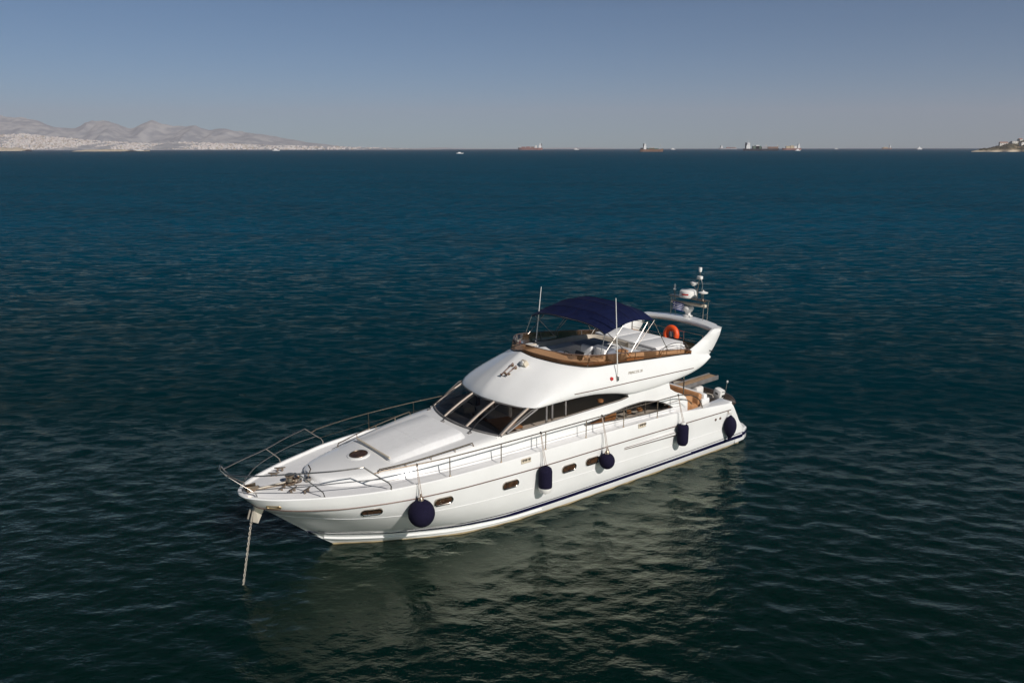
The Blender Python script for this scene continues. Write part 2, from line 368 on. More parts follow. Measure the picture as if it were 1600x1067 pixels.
hill_range('foothills', [(-1400, 236), (-900, 222), (-600, 212), (-330, 205), (-100, 208), (0, 213), (40, 211), (70, 216), (120, 219), (160, 221), (215, 224), (270, 222), (330, 224), (420, 227), (520, 229.5), (600, 231), (690, 232.2)], 12500, 16200, 9, 'low pale foothills carrying the white city at the foot of the mountains')
hill_range('far_hills', [(640, 232.6), (668, 231.2), (690, 230.6), (715, 231.6), (770, 232.2), (840, 231.6), (905, 230.8), (960, 232)], 24000, 26000, 5, 'faint far hills barely showing over the middle of the horizon')
def city():
    mb = MB(); r = random.Random(5)
    for i in range(9000):
        t = r.random() ** 1.6; u = -320 + t * 960
        dens = np.interp(u, [-320, 0, 150, 260, 400, 520, 640], [1, 1, .9, .75, .55, .15, .03])
        if r.random() > dens: continue
        D = r.uniform(12600, 14300); top = np.interp(u, [-320, 0, 40, 150, 230, 300, 420, 520, 640], [211, 213, 211, 221, 225, 223, 228, 230, 232])
        zmax = rise(u, top, 14300); z = zmax * ((D - 12600) / 1700) ** .9
        w, d, h = r.uniform(12, 34), r.uniform(12, 30), r.uniform(7, 19)
        a = r.uniform(-.5, .5); x = far(u, D); c, s = math.cos(a), math.sin(a)
        pts = [(x + c * i * w / 2 - s * j * d / 2, D + s * i * w / 2 + c * j * d / 2) for i, j in ((-1, -1), (1, -1), (1, 1), (-1, 1))]
        mb.add([(p[0], p[1], z - 30) for p in pts] + [(p[0], p[1], z + h) for p in pts], [(0, 1, 5, 4), (1, 2, 6, 5), (2, 3, 7, 6), (3, 0, 4, 7), (4, 5, 6, 7)], r.choice(['house', 'city_a', 'city_b', 'sand', 'city_a']))
    o = mb.build('city', smooth=False); tag(o, 'far-off white city spread along the coast below the mountains', 'city', kind='stuff')
city()
def spit(name, u0, u1, D, ypts, mname, label, depth=160):
    us = np.linspace(u0, u1, 60); top = np.interp(us, [p[0] for p in ypts], [p[1] for p in ypts]); P = []
    for j, (dd, k) in enumerate(((-.5, -.3), (-.45, .12), (-.25, .55), (0, 1), (.3, .8), (.5, -.3))):
        hh = np.array([(rise(u, y, D)) for u, y in zip(us, top)]) * k
        jit = RNG.normal(size=60) * (.08 * np.abs(hh) + .3)
        P.append(np.stack([(us - 800) / F_PX * (D * CP), np.full(60, D + dd * depth) + RNG.normal(size=60) * 5, hh + jit if k > .1 else np.full(60, -1.5)], -1))
    mb = MB(); mb.grid(np.array(P), mname); o = mb.build(name); tag(o, label, 'coast', kind='structure')
spit('sandy_spit', -260, 43, 6200, [(-260, 229.5), (-20, 230.5), (8, 230.8), (28, 231.6), (43, 234)], 'sand', 'low sandy spit at the far left edge of the sea')
spit('low_island', 122, 206, 4700, [(122, 235.2), (140, 234.0), (165, 233.6), (190, 234.0), (206, 235.2)], 'sand', 'low ochre islet lying off the white city')

# ------------------------------------------------------------------ headland with houses
def headland():
    D0, D1 = 2560, 3100; us = np.linspace(1519, 1790, 130); ts = np.linspace(0, 1, 40); U, T = np.meshgrid(us, ts)
    pr = pchip([1519, 1526, 1545, 1562, 1580, 1600, 1640, 1700, 1790], [236.6, 234.6, 231.2, 226.5, 221.5, 218.5, 212, 205, 200], us)
    ridge = np.array([rise(u, y, 2800) for u, y in zip(us, pr)])
    D = D0 + (D1 - D0) * T + 25 * np.sin(U * .23) * (1 - T)
    prof = np.interp(T, [0, .03, .10, .35, .6, .8, 1], [-.1, .10, .22, .68, 1, .8, -.1])
    X = (U - 800) / F_PX * (D * CP); n = vnoise(X / 70, D / 70, 21)
    H = ridge[None] * prof + n * 2.4 * np.clip(prof, 0, 1) * np.clip((U - 1519) / 30, 0, 1); H[0] = -2; H[-1] = -2
    H = np.where((T > 0) & (T < 1), H, -2)
    m = bpy.data.materials.new('headland_ground'); m.use_nodes = True; MATS['headland_ground'] = m
    nt = m.node_tree; N = nt.nodes; L = nt.links; p = N['Principled BSDF']; p.inputs['Roughness'].default_value = .95
    g = N.new('ShaderNodeNewGeometry'); nn = N.new('ShaderNodeTexNoise'); nn.inputs['Scale'].default_value = .045; nn.inputs['Detail'].default_value = 7; L.new(g.outputs['Position'], nn.inputs['Vector'])
    sx = N.new('ShaderNodeSeparateXYZ'); L.new(g.outputs['Position'], sx.inputs[0])
    ad = N.new('ShaderNodeMath'); ad.operation = 'MULTIPLY_ADD'; L.new(nn.outputs['Fac'], ad.inputs[0]); ad.inputs[1].default_value = -9; L.new(sx.outputs['Z'], ad.inputs[2])
    mr = N.new('ShaderNodeMapRange'); mr.inputs['From Min'].default_value = -1.2; mr.inputs['From Max'].default_value = 2.8; L.new(ad.outputs[0], mr.inputs['Value'])
    cr = N.new('ShaderNodeValToRGB'); e = cr.color_ramp.elements; e[0].position = .46; e[0].color = (.055, .055, .028, 1); e[1].position = .60; e[1].color = (.24, .18, .11, 1); L.new(nn.outputs['Fac'], cr.inputs['Fac'])
    mx = N.new('ShaderNodeMix'); mx.data_type = 'RGBA'; L.new(mr.outputs[0], mx.inputs['Factor']); mx.inputs['A'].default_value = (.50, .42, .31, 1); L.new(cr.outputs[0], mx.inputs['B']); L.new(mx.outputs['Result'], p.inputs['Base Color'])
    mb = MB(); P = np.stack([X, D, H], -1); mb.grid(P, 'headland_ground'); o = mb.build('headland', angle=60)
    tag(o, 'scrub covered headland with a pale rocky shore at the right edge', 'headland', kind='structure')
    def at(u, t):
        i = int(np.clip(np.searchsorted(us, u), 0, 129)); j = int(t * 39); return P[j, i]
    hs = [(1566, .5, 26, 8, 'long white house with brown roof on the crest of the right headland'), (1583, .42, 20, 7, 'white flat house halfway up the right headland'),
          (1597, .30, 24, 7, 'broad white house nearest the shore at the right photo edge'), (1592, .58, 14, 6, 'small white house behind the crest near the right photo edge')]
    for k, (u, t, w, hgt, lab) in enumerate(hs):
        c = at(u, t); e = empty('house', (float(c[0]), float(c[1]), float(c[2])), R(-8 + 9 * k))
        tag(e, lab, 'house', 'houses on the right headland')
        b = MB(); b.box((0, 0, hgt / 2 - 3), (w, 11, hgt + 6), 'house'); b.build('wall', e, smooth=False)
        b = MB()
        if k in (0, 3):
            b.add([(-w / 2 - .6, -6.2, hgt), (w / 2 + .6, -6.2, hgt), (w / 2 + .6, 6.2, hgt), (-w / 2 - .6, 6.2, hgt), (-w / 2, 0, hgt + 2.6), (w / 2, 0, hgt + 2.6)], [(0, 1, 5, 4), (2, 3, 4, 5), (1, 2, 5), (3, 0, 4), (0, 3, 2, 1)], 'roof_tile')
        else: b.box((0, 0, hgt + .3), (w + 1, 12, .6), 'house')
        b.build('roof', e, smooth=False)
        for q in range(3):
            b = MB(); b.box((-w / 3 + q * w / 3, -5.53, hgt * .55), (2.2, .1, 2.2), 'black'); b.build('window', e, smooth=False)
    # scrub: one mass
    mb = MB(); r = random.Random(9)
    for k in range(620):
        u = 1530 + 255 * r.random() ** 1.1; t = r.uniform(.12, .72); c = at(u, t)
        if c[2] < 3.5: continue
        rad = r.uniform(1.0, 3.4)
        for q in range(9):
            o3 = Vector((r.gauss(0, .55), r.gauss(0, .55), abs(r.gauss(.4, .35)))) * rad; sc = rad * r.uniform(.3, .6)
            nrm = Vector((r.gauss(0, 1), r.gauss(0, 1), r.gauss(.4, 1))).normalized(); a = nrm.orthogonal().normalized() * sc; b2 = nrm.cross(a)
            p0 = Vector(c) + o3; mb.add([p0 - a, p0 + b2 * .7, p0 + a, p0 - b2 * .8], [(0, 1, 2, 3)], 'scrub')
    o = mb.build('scrub', smooth=False); tag(o, 'low dark green scrub scattered over the headland', 'scrub', kind='stuff')
headland()

# ------------------------------------------------------------------ ships at anchor on the horizon
def ship_hull(mb, Ls, Bs, Hs, m, bowdir=1, sheer=.25, m2=None):
    st = np.array([-.5, -.47, -.3, 0, .3, .42, .48, .5]); wd = np.array([.62, .9, 1, 1, 1, .75, .35, .04]); P = []
    for x, w in zip(st, wd):
        top = Hs * (1 + sheer * max(0, (x - .3) / .2) + .1 * max(0, (-.4 - x) / .1)); row = []
        for yy, zz in ((-1, top), (-1, .35 * Hs), (-.9, -1.), (.9, -1.), (1, .35 * Hs), (1, top)): row.append((x * Ls * bowdir + (.0 if zz > .3 * Hs else -.02 * Ls * bowdir * (x > .4)), yy * w * Bs / 2, zz))
        P.append(row)
    mb.grid(P, m, closed_v=True); mb.add(P[0], [(0, 1, 2, 3, 4, 5)], m); mb.add(P[-1], [(0, 1, 2, 3, 4, 5)], m)
def cargo_ship(u, D, Lpx, bow, hullm, deckm, house_at, house_h, extras, label, group='ships anchored along the horizon', name='cargo_ship', hull_h=None):
    Ls = Lpx / F_PX * D; e = empty(name, (far(u, D), D, 0), 0); tag(e, label, 'ship', group)
    px = D / F_PX * 1.35; Hs = hull_h * px
    mb = MB(); ship_hull(mb, Ls, Ls * .16, Hs, hullm, bow); mb.build('hull', e, angle=50)
    mb = MB(); x = house_at * Ls; w = Ls * .09; hh = house_h * px
    mb.box((x, 0, Hs + hh * .22), (w * 1.25, Ls * .14, hh * .44), 'ship_white'); mb.box((x, 0, Hs + hh * .55), (w, Ls * .13, hh * .3), 'ship_white'); mb.box((x, 0, Hs + hh * .8), (w * .8, Ls * .15, hh * .2), 'ship_white')
    mb.tube([(x, 0, Hs + hh * .9), (x, 0, Hs + hh * 1.35)], Ls * .004, 'ship_white', 6); mb.build('superstructure', e, smooth=False)
    mb = MB(); fx = x - bow * Ls * .06; mb.lathe([(Ls * .018, Hs), (Ls * .016, Hs + hh * .95), (0, Hs + hh * .95)], (fx, 0, 0), 'ship_black', seg=10); mb.build('funnel', e)
    mb = MB()
    for (x0, x1, hpx, mm) in extras.get('cargo', []): mb.box(((x0 + x1) / 2 * Ls, 0, Hs + hpx * px / 2), ((x1 - x0) * Ls, Ls * .12, hpx * px), mm)
    if mb.v: mb.build('deck_cargo', e, smooth=False)
    for (xm, hpx) in extras.get('masts', []):
        mb = MB(); mb.tube([(xm * Ls, 0, Hs * .9), (xm * Ls, 0, Hs + hpx * px)], Ls * .006, 'ship_white', 6); mb.tube([(xm * Ls, 0, Hs + hpx * px * .7), ((xm + .05) * Ls, 0, Hs + hpx * px * .45)], Ls * .004, 'ship_yellow', 6)
        mb.build('mast', e)
    return e
cargo_ship(829, 7400, 37, -1, 'ship_red', 'ship_red', .40, 5.0, dict(cargo=[(-.36, -.2, 1.3, 'ship_red'), (-.18, 0, 1.5, 'ship_red'), (.02, .16, 1.4, 'ship_brown'), (.20, .27, 3.0, 'house')], masts=[(-.43, 4.0)]), 'long rust red cargo ship with its white bridge at the right end', hull_h=2.2)
cargo_ship(1018.5, 3000, 35, 1, 'ship_brown', 'ship_brown', -.30, 6.6, dict(cargo=[(-.48, -.2, 1.6, 'ship_black'), (-.18, .28, 1.0, 'ship_green'), (-.1, .1, 1.5, 'ship_yellow')], masts=[(.36, 6.5), (.08, 3)]), 'brown coaster with tall white bridge and black funnel at its left end', hull_h=2.7)
cargo_ship(1189.5, 4300, 54, 1, 'ship_black', 'ship_green', -.38, 7.2, dict(cargo=[(-.24, -.02, 3.0, 'ship_green'), (-.17, -.07, 4.0, 'ship_white'), (0.0, .16, 2.3, 'ship_grey'), (.18, .46, 2.2, 'ship_brown')], masts=[(-.22, 4.5), (.13, 5), (.45, 5)]), 'biggest cargo ship on the horizon, black hull with green deck gear', hull_h=2.0)
cargo_ship(1237, 5200, 29, -1, 'ship_red', 'ship_yellow', .36, 5.5, dict(cargo=[(-.3, -.1, 2.6, 'ship_yellow'), (-.08, .1, 3.0, 'ship_yellow'), (.12, .26, 2.6, 'house')], masts=[(-.38, 4.2), (.0, 5)]), 'small yellow and red ship just right of the biggest cargo ship', hull_h=1.9)
cargo_ship(1138, 9500, 28, 1, 'ship_grey', 'ship_grey', -.36, 2.9, dict(cargo=[(-.1, .1, 1.0, 'ship_red'), (.14, .4, .9, 'ship_brown')], masts=[(.4, 2)]), 'faint grey ship left of the biggest cargo ship', hull_h=1.4)
cargo_ship(1385.5, 8200, 15, -1, 'ship_brown', 'ship_brown', .34, 3.6, dict(cargo=[(-.35, .1, 1.0, 'ship_yellow')], masts=[(-.3, 2.4)]), 'lone faint brown ship between the ships and the right headland', hull_h=1.4)
def small_boat(name, u, D, Lpx, hpx, label, mast=0, cat='boat', hullm='ship_white'):
    Ls = Lpx / F_PX * D; px = D / F_PX; e = empty(name, (far(u, D), D, 0)); tag(e, label, cat, 'small white craft on the far water')
    mb = MB(); ship_hull(mb, Ls, Ls * .3, hpx * px * .45, hullm, 1); mb.build('hull', e, angle=50)
    mb = MB(); mb.box((-.05 * Ls, 0, hpx * px * .65), (Ls * .45, Ls * .2, hpx * px * .5), 'ship_white', b=Ls * .02); mb.box((-.08 * Ls, 0, hpx * px * 1.0), (Ls * .25, Ls * .16, hpx * px * .3), 'ship_white', b=Ls * .02); mb.build('cabin', e)
    if mast:
        mb = MB(); mb.tube([(0, 0, 0), (0, 0, mast * px)], Ls * .015, 'ship_white', 6); mb.build('mast', e)
    return e
small_boat('motor_boat', 432, 5600, 11, 2.4, 'white motor boat below the right end of the city', 4)
small_boat('motor_boat', 719, 2050, 11, 1.9, 'tiny speedboat crossing open water left of the rust red ship')
small_boat('motor_boat', 901, 7800, 8, 1.8, 'white speck of a boat right of the rust red ship')
small_boat('motor_boat', 1052, 8000, 7, 2.0, 'white speck of a boat just right of the brown coaster')
small_boat('motor_boat', 1247, 3900, 8, 2.4, 'white motor boat in front of the small yellow and red ship')
small_boat('sailing_boat', 1437, 7000, 8, 3.2, 'pale boat with a mast nearest the right headland', 6)
small_boat('motor_boat', 1307, 9000, 6, 1.3, 'faintest white boat, alone right of the anchored ships')
small_boat('ferry', 219, 4900, 31, 2.0, 'pale yellow ferry moored at the right end of the ochre islet', 0, 'ferry', 'ship_yellow')


# ================================================================== the motor yacht (boat axes: x forward, y port, z up, origin at the stem on the waterline)
TH = 37.613; BO = Vector((-5.6165, 22.7698, 0)); BROT = R(180 + TH)
BM = Matrix.Translation(BO) @ Matrix.Rotation(BROT, 4, 'Z')
def B(p): return BM @ Vector(p)
yacht = empty('motor_yacht', BO, BROT)
tag(yacht, 'white flybridge motor yacht with navy canopy anchored on calm water', 'yacht')
# ---- hull lines (port side): deck edge, rub rail, knuckle, chine, waterline, keel
L_DECK = [(2.77, 0, 2.40), (2.72, .25, 2.40), (2.5, .6, 2.40), (2.1, .98, 2.39), (1.5, 1.36, 2.38), (.86, 1.70, 2.37), (0, 2.06, 2.36), (-.87, 2.36, 2.37), (-2.73, 2.65, 2.38), (-5, 2.73, 2.38), (-8, 2.73, 2.37), (-11, 2.69, 2.33), (-12.9, 2.63, 2.25), (-14.5, 2.56, 2.10), (-16.45, 2.48, 1.93)]
L_RUB = [(2.42, 0, 2.03), (2.38, .3, 2.03), (2.2, .6, 2.03), (1.6, 1.15, 2.0), (.9, 1.58, 1.98), (.37, 1.83, 1.96), (-.87, 2.28, 1.96), (-1.7, 2.48, 1.96), (-3.5, 2.69, 1.94), (-6.5, 2.76, 1.90), (-9.5, 2.75, 1.88), (-12.8, 2.67, 1.81), (-16.6, 2.52, 1.70)]
L_KNU = [(1.82, 0, 1.54), (1.5, .42, 1.53), (.9, .98, 1.51), (.2, 1.50, 1.47), (-.8, 2.0, 1.42), (-2.3, 2.45, 1.35), (-4, 2.62, 1.27), (-7, 2.70, 1.17), (-11, 2.66, 1.08), (-15.6, 2.50, .96), (-17.1, 2.46, .93)]
L_CHI = [(.81, 0, .66), (.4, .25, .56), (-.53, .72, .44), (-1.75, 1.32, .36), (-3.9, 2.14, .32), (-5.5, 2.42, .31), (-7.6, 2.49, .31), (-11.2, 2.50, .31), (-17.3, 2.46, .31)]
L_WL = [(0, 0, 0), (-.33, .22, 0), (-1.63, 1.0, 0), (-3.9, 2.0, 0), (-5.5, 2.25, 0), (-8.4, 2.36, 0), (-17.3, 2.30, 0)]
L_KEEL = [(-1.1, 0, -.6), (-2, .2, -.75), (-4, .5, -.9), (-8, .7, -1.0), (-17.3, .8, -.8)]
NQ = 120; QQ = np.linspace(0, 1, NQ) ** 1.6
cD, cR, cK, cC, cW, cKe = [curve(l, q=QQ) for l in (L_DECK, L_RUB, L_KNU, L_CHI, L_WL, L_KEEL)]
def lerp(a, b, t): return a + (b - a) * t
def out(a, b, t, amt):
    P = lerp(a, b, t).copy(); P[:, 1] += amt * np.clip(a[:, 1] / .6, 0, 1); return P
cCi = cC.copy(); cCi[:, 1] = np.maximum(cCi[:, 1] - .07, 0); cCi[:, 2] -= .03
cTop = cD.copy(); cTop[:, 2] += .03; cTop[:, 1] = np.maximum(cTop[:, 1] - .03, 0)
# a toe rail that rolls inboard
def inset(c, d, dz):
    P = c.copy(); T = np.gradient(c[:, :2], axis=0); T /= np.linalg.norm(T, axis=1)[:, None] + 1e-9
    P[:, 0] += -T[:, 1] * 0 + d * (T[:, 1]) * -1 * 1.0 * (np.abs(T[:, 1])); P[:, 1] -= d * np.abs(T[:, 0]); P[:, 1] = np.maximum(P[:, 1], 0); P[:, 2] += dz
    return P
cI1 = inset(cD, .11, .035); cI2 = inset(cD, .14, -.045)
rows = [cI2, cI1, cTop, cD, out(cD, cR, .5, .02), cR, out(cR, cK, .5, .015), cK, out(cK, cC, .33, .05), out(cK, cC, .66, .05), cC, cCi, out(cCi, cW, .5, .02), cW, cKe]
mb = MB(); G = np.stack(rows, 1)
mb.grid(G, 'gelcoat'); mb.grid(G * np.array([1, -1, 1]), 'gelcoat')
end = G[-1]; mb.grid(np.stack([end[2:], end[2:] * np.array([1, -1, 1])], 1), 'gelcoat')            # transom
hull = mb.build('hull', yacht, angle=24)
def hull_y(x, z):
    """outside half breadth of the hull at station x and height z"""
    ys = [np.interp(-x, -c[:, 0], c[:, 1]) for c in (cW, cC, cK, cR, cD)]; zs = [np.interp(-x, -c[:, 0], c[:, 2]) for c in (cW, cC, cK, cR, cD)]
    return float(np.interp(z, zs, ys)) + (.045 if zs[1] + .15 < z < zs[2] - .2 else .01)
def band(c0, c1, off, m, mb):
    for s in (1, -1):
        a, b = c0.copy(), c1.copy(); a[:, 1] += off; b[:, 1] += off; a[:, 0] += off * np.exp(-a[:, 1] * 3); b[:, 0] += off * np.exp(-b[:, 1] * 3)
        mb.grid(np.stack([a, b], 1) * np.array([1, s, 1]), m)
mb = MB(); wid = np.clip(np.interp(-cC[:, 0], [-.8, 2, 6, 18], [.03, .07, .13, .16]), 0, 1)
def shift(c, dz): P = c.copy(); P[:, 2] += dz; return P
def chn(k):       # a line a given height above the chine, on the hull's skin
    P = cC.copy(); P[:, 2] += k
    for i in range(NQ): P[i, 1] = hull_y(P[i, 0], P[i, 2]) if P[i, 0] < .6 else P[i, 1] + .3 * np.max(k if np.isscalar(k) else k[i])
    return P
band(chn(wid), chn(np.zeros(NQ) + .005), .014, 'navy_paint', mb); mb.build('waterline_stripe', yacht)
mb = MB(); band(chn(wid + .085), chn(wid + .06), .014, 'navy_paint', mb); mb.build('pin_stripe', yacht)
mb = MB(); band(shift(cW, .04), shift(cW, -.02), .022, 'antifoul', mb); mb.build('boot_top', yacht)
for s in (1, -1):
    mb = MB(); P = cR.copy(); P[:, 1] += .012; P[:, 0] += .012 * np.exp(-P[:, 1] * 4)
    mb.tube(P[::2] * np.array([1, s, 1]), .017, 'bronze_trim', 8); mb.build('rub_rail', yacht)
for s in (1, -1):
    mb = MB(); P = cK.copy(); P[:, 1] += .002; mb.tube(P[4::2] * np.array([1, s, 1]), .009, 'antislip', 6); mb.build('knuckle_shade_line', yacht)  # thin greyer strip standing in for the shadow of the crease
mb = MB()
for s in (1, -1):                     # spray rails under the flared bow
    P = lerp(cCi, cW, .45); P[:, 1] += .03; mb.tube(P[6:70:2] * np.array([1, s, 1]), .035, 'gelcoat', 6)
mb.build('spray_rail', yacht)
# ---- swim platform
mb = MB(); plan = [(-16.95, 2.40), (-17.6, 2.34), (-17.95, 2.2), (-18.15, 1.9), (-18.2, 1.4)]
full = plan + [(x, -y) for x, y in plan[::-1]]
def slab(pl, z0, z1, m, mb, r=.04):
    n = len(pl); P = []
    for zz, k in ((z0, .0), (z0 + r, 1), (z1 - r, 1), (z1, .0)):
        P.append([(x + (0 if k else r * (1 if x < -17 else -1) * .8), y - (0 if k else r * np.sign(y) * .8), zz) for x, y in pl])
    mb.grid(P, m, closed_v=True); mb.add(P[-1], [tuple(range(n))], m); mb.add(P[0], [tuple(range(n))[::-1]], m)
slab(full, .06, .56, 'gelcoat', mb); mb.build('swim_platform', yacht)
mb = MB(); slab([(x * 1 + .14 * (x < -17.1), y * .92) for x, y in full], .562, .572, 'teak', mb, r=.002); mb.build('platform_decking', yacht)
for s in (1, -1):
    mb = MB(); pts = [(x - .018 * (x < -17), s * (y + .014), z) for (x, y), z in zip(plan, [.2] * 5)]
    mb.grid([[(x - .012 * (i > 1), s * (y + .016), .30) for i, (x, y) in enumerate(plan)], [(x - .012 * (i > 1), s * (y + .016), .44) for i, (x, y) in enumerate(plan)]], 'navy_paint'); mb.build('waterline_stripe', yacht)
# quarter mouldings sloping from the aft deck to the platform
for s in (1, -1):
    mb = MB(); P = []
    for x, zt in ((-16.3, 1.95), (-16.6, 1.72), (-16.9, 1.32), (-17.2, .98), (-17.45, .74), (-17.6, .57)):
        w = .34 - .1 * (x < -17.3); yo = np.interp(-x, [16.3, 17.3, 18], [2.485, 2.42, 2.2])
        P.append([(x, s * yo, .5), (x, s * yo, zt - .06), (x, s * (yo - .05), zt), (x, s * (yo - w), zt), (x, s * (yo - w - .03), .5)])
    mb.grid(P, 'gelcoat'); mb.build('quarter_moulding', yacht)
# ---- decks
mb = MB(); inn = cI2.copy(); P = []
for t in np.linspace(-1, 1, 25):
    Q = inn.copy(); Q[:, 1] = inn[:, 1] * t; Q[:, 2] += .10 * (1 - t * t) * np.clip((inn[:, 0] + 1) / 3, .0, 1); P.append(Q)
mb.grid(np.stack(P, 1)[: int(NQ * .9)], 'antislip'); mb.build('deck', yacht, angle=60)
# ---- coachroof
sx_ = np.array([.70, .62, .45, .1, -.4, -1.06, -1.87, -3.1, -4.1, -5.15])
cw = np.array([.02, .42, .72, 1.0, 1.24, 1.45, 1.68, 1.89, 2.0, 2.05]); cze = np.array([2.44, 2.46, 2.48, 2.50, 2.52, 2.55, 2.63, 2.76, 2.86, 2.95]); czc = np.array([2.46, 2.54, 2.58, 2.61, 2.65, 2.70, 2.75, 2.84, 2.93, 3.03])
def coach(x): q = -x; return [float(pchip(-sx_, a, [q])[0]) for a in (cw, cze, czc)]
def coach_z(x, y):
    w, ze, zc = coach(x); t = min(abs(y) / max(w, .05), 1); return zc + (ze + .03 - zc) * t ** 2.2
P = []
for x in np.concatenate([np.linspace(.70, .35, 14), np.linspace(.25, -5.15, 36)]):
    w, ze, zc = coach(x); row = []
    half = [(w + .20, 2.27), (w + .13, 2.36), (w + .05, ze - .10), (w, ze - .02), (w - .05 * min(1, w), ze + .02)] + [(w * t, coach_z(x, w * t)) for t in (.85, .65, .4, .2)]
    row = [(x, y, z) for y, z in half] + [(x, 0, zc)] + [(x, -y, z) for y, z in half[::-1]]; P.append(row)
mb = MB(); mb.grid(P, 'gelcoat'); f0 = P[0]; mb.add([(p[0] + .08, p[1], min(p[2], 2.3)) for p in f0] + f0, [(i, i + 1, i + 1 + len(f0), i + len(f0)) for i in range(len(f0) - 1)], 'gelcoat'); mb.build('coachroof', yacht, angle=50)
# hand rails on the coachroof
for s in (1, -1):
    pts = [(-1.0, 1.38), (-1.87, 1.64), (-3.1, 1.85), (-4.0, 1.95)]; mb = MB()
    path = [(x, s * y, coach(x)[1] + .13) for x, y in curve([(a, b, 0) for a, b in pts], 16)[:, :2]]
    p0, p1 = path[0], path[-1]; mb.tube([(p0[0] + .05, p0[1], p0[2] - .12)] + path + [(p1[0] - .05, p1[1], p1[2] - .12)], .02, 'steel_dull', 8)
    for k in (4, 8, 12): mb.tube([path[k], (path[k][0], path[k][1], path[k][2] - .13)], .014, 'steel_dull', 6)
    mb.build('handrail', yacht)
# deck hatch
mb = MB(); hz_ = coach_z(-1.02, 0); slope = Matrix.Rotation(R(5), 3, 'Y'); nrm = slope @ Vector((0, 0, 1)); hc = Vector((-1.02, 0, hz_))
mb.lathe([(.36, -.02), (.36, .025), (.33, .04), (.29, .035), (.29, 0)], hc, 'gelcoat', nrm, 40); hatch = mb.build('hatch', yacht)
mb = MB(); mb.lathe([(.0, .03), (.285, .03), (.285, .0)], hc, 'port_glass', nrm, 36); mb.build('hatch_glass', hatch)
mb = MB(); mb.torus(hc + nrm * .036, .285, .014, 'steel_dull', nrm, seg=40); mb.lathe([(0, -.0), (.27, 0.0)], hc, 'wood', nrm, 30); mb.build('hatch_rim', hatch)
# raised sunpad
P = []
for x in np.linspace(-1.55, -4.15, 20):
    t = (x + 1.55) / -2.6; th = .05 + .13 * min(1, t * 2); w = 1.06 + .06 * t; zt = coach_z(x, 0) + th * .8
    row = [(w + .20, coach_z(x, w + .2) - .02), (w + .05, zt - .03), (w, zt), (w * .5, zt + .012), (0, zt + .015)]
    P.append([(x, y, z) for y, z in row] + [(x, -y, z) for y, z in row[-2::-1]])
mb = MB(); mb.grid(P, 'vinyl_white')
for e_, dx in ((P[0], .06), (P[-1], -.12)): mb.add(e_ + [(p[0] + dx, p[1], coach_z(p[0] + dx, p[1]) - .03) for p in e_], [(i, i + 1, i + 1 + len(e_), i + len(e_)) for i in range(len(e_) - 1)], 'vinyl_white')
pad = mb.build('sunpad', yacht, angle=40)
mb = MB(); zt = max(p[2] for p in P[0]) + .03; mb.tube([(-1.52, -1.08, zt), (-1.52, 1.08, zt)], .032, 'cream_plastic', 10); mb.build('sunpad_bar', yacht)
mb = MB(); i_ = 9; mb.tube([(p[0], p[1], p[2] + .001) for p in P[i_][1:-1]], .007, 'antislip', 6); mb.build('seam', pad)
# ---- foredeck gear
mb = MB(); mb.box((1.95, .10, 2.46), (.95, .09, .035), 'steel_dull', Matrix.Rotation(R(-6), 3, 'Z'), .01); mb.tube([(2.45, .08, 2.49), (1.45, .18, 2.51)], .028, 'galv', 8)
mb.build('anchor_chain_track', yacht)
mb = MB()
mb.lathe([(.17, 0), (.17, .06), (.12, .09), (.10, .20), (.14, .24), (.14, .28), (0, .29)], (1.32, .2, 2.44), 'steel_dull', seg=20); mb.box((1.15, .2, 2.50), (.34, .22, .14), 'steel_dull', b=.03)
mb.lathe([(.10, -.14), (.06, -.1), (.06, .1), (.10, .14)], (1.12, .2, 2.58), 'steel', (0, 1, 0), 16); mb.build('windlass', yacht)
def cleat(c, rz, mb, L_=.34):
    M = Matrix.Rotation(rz, 3, 'Z'); c = Vector(c)
    for d in (-.07, .07): mb.tube([c + M @ Vector((d, 0, 0)), c + M @ Vector((d, 0, .08))], [.036, .026], 'steel_dull', 8)
    mb.tube([c + M @ Vector((x, 0, .085 + .018 * abs(x / .17) ** 2)) for x in np.linspace(-L_ / 2, L_ / 2, 9)], [.016, .024, .028, .03, .03, .03, .028, .024, .016], 'steel_dull', 8)
for (x, y, rz) in ((1.45, .72, .5), (1.15, 1.0, .5), (1.45, -.72, -.5), (1.15, -1.0, -.5), (1.62, .42, .6)):
    mb = MB(); cleat((x, y, 2.40), rz, mb); mb.build('cleat', yacht)
mb = MB(); mb.box((2.35, .0, 2.47), (.42, .26, .05), 'steel_dull', b=.01)
for y in (-.12, .12): mb.box((2.4, y, 2.53), (.34, .025, .16), 'steel_dull', b=.01)
mb.lathe([(.055, -.1), (.035, -.03), (.035, .03), (.055, .1)], (2.55, 0, 2.54), 'black', (0, 1, 0), 14); mb.build('bow_roller', yacht)
mb = MB(); mb.lathe([(.09, 0), (.09, .1), (.05, .14), (0, .14)], (.80, .30, 2.42), 'steel', seg=16); mb.tube([(.80, .3, 2.56), (.66, .2, 2.72), (.64, .0, 2.78)], .02, 'steel_dull', 8); mb.build('deck_fitting', yacht)
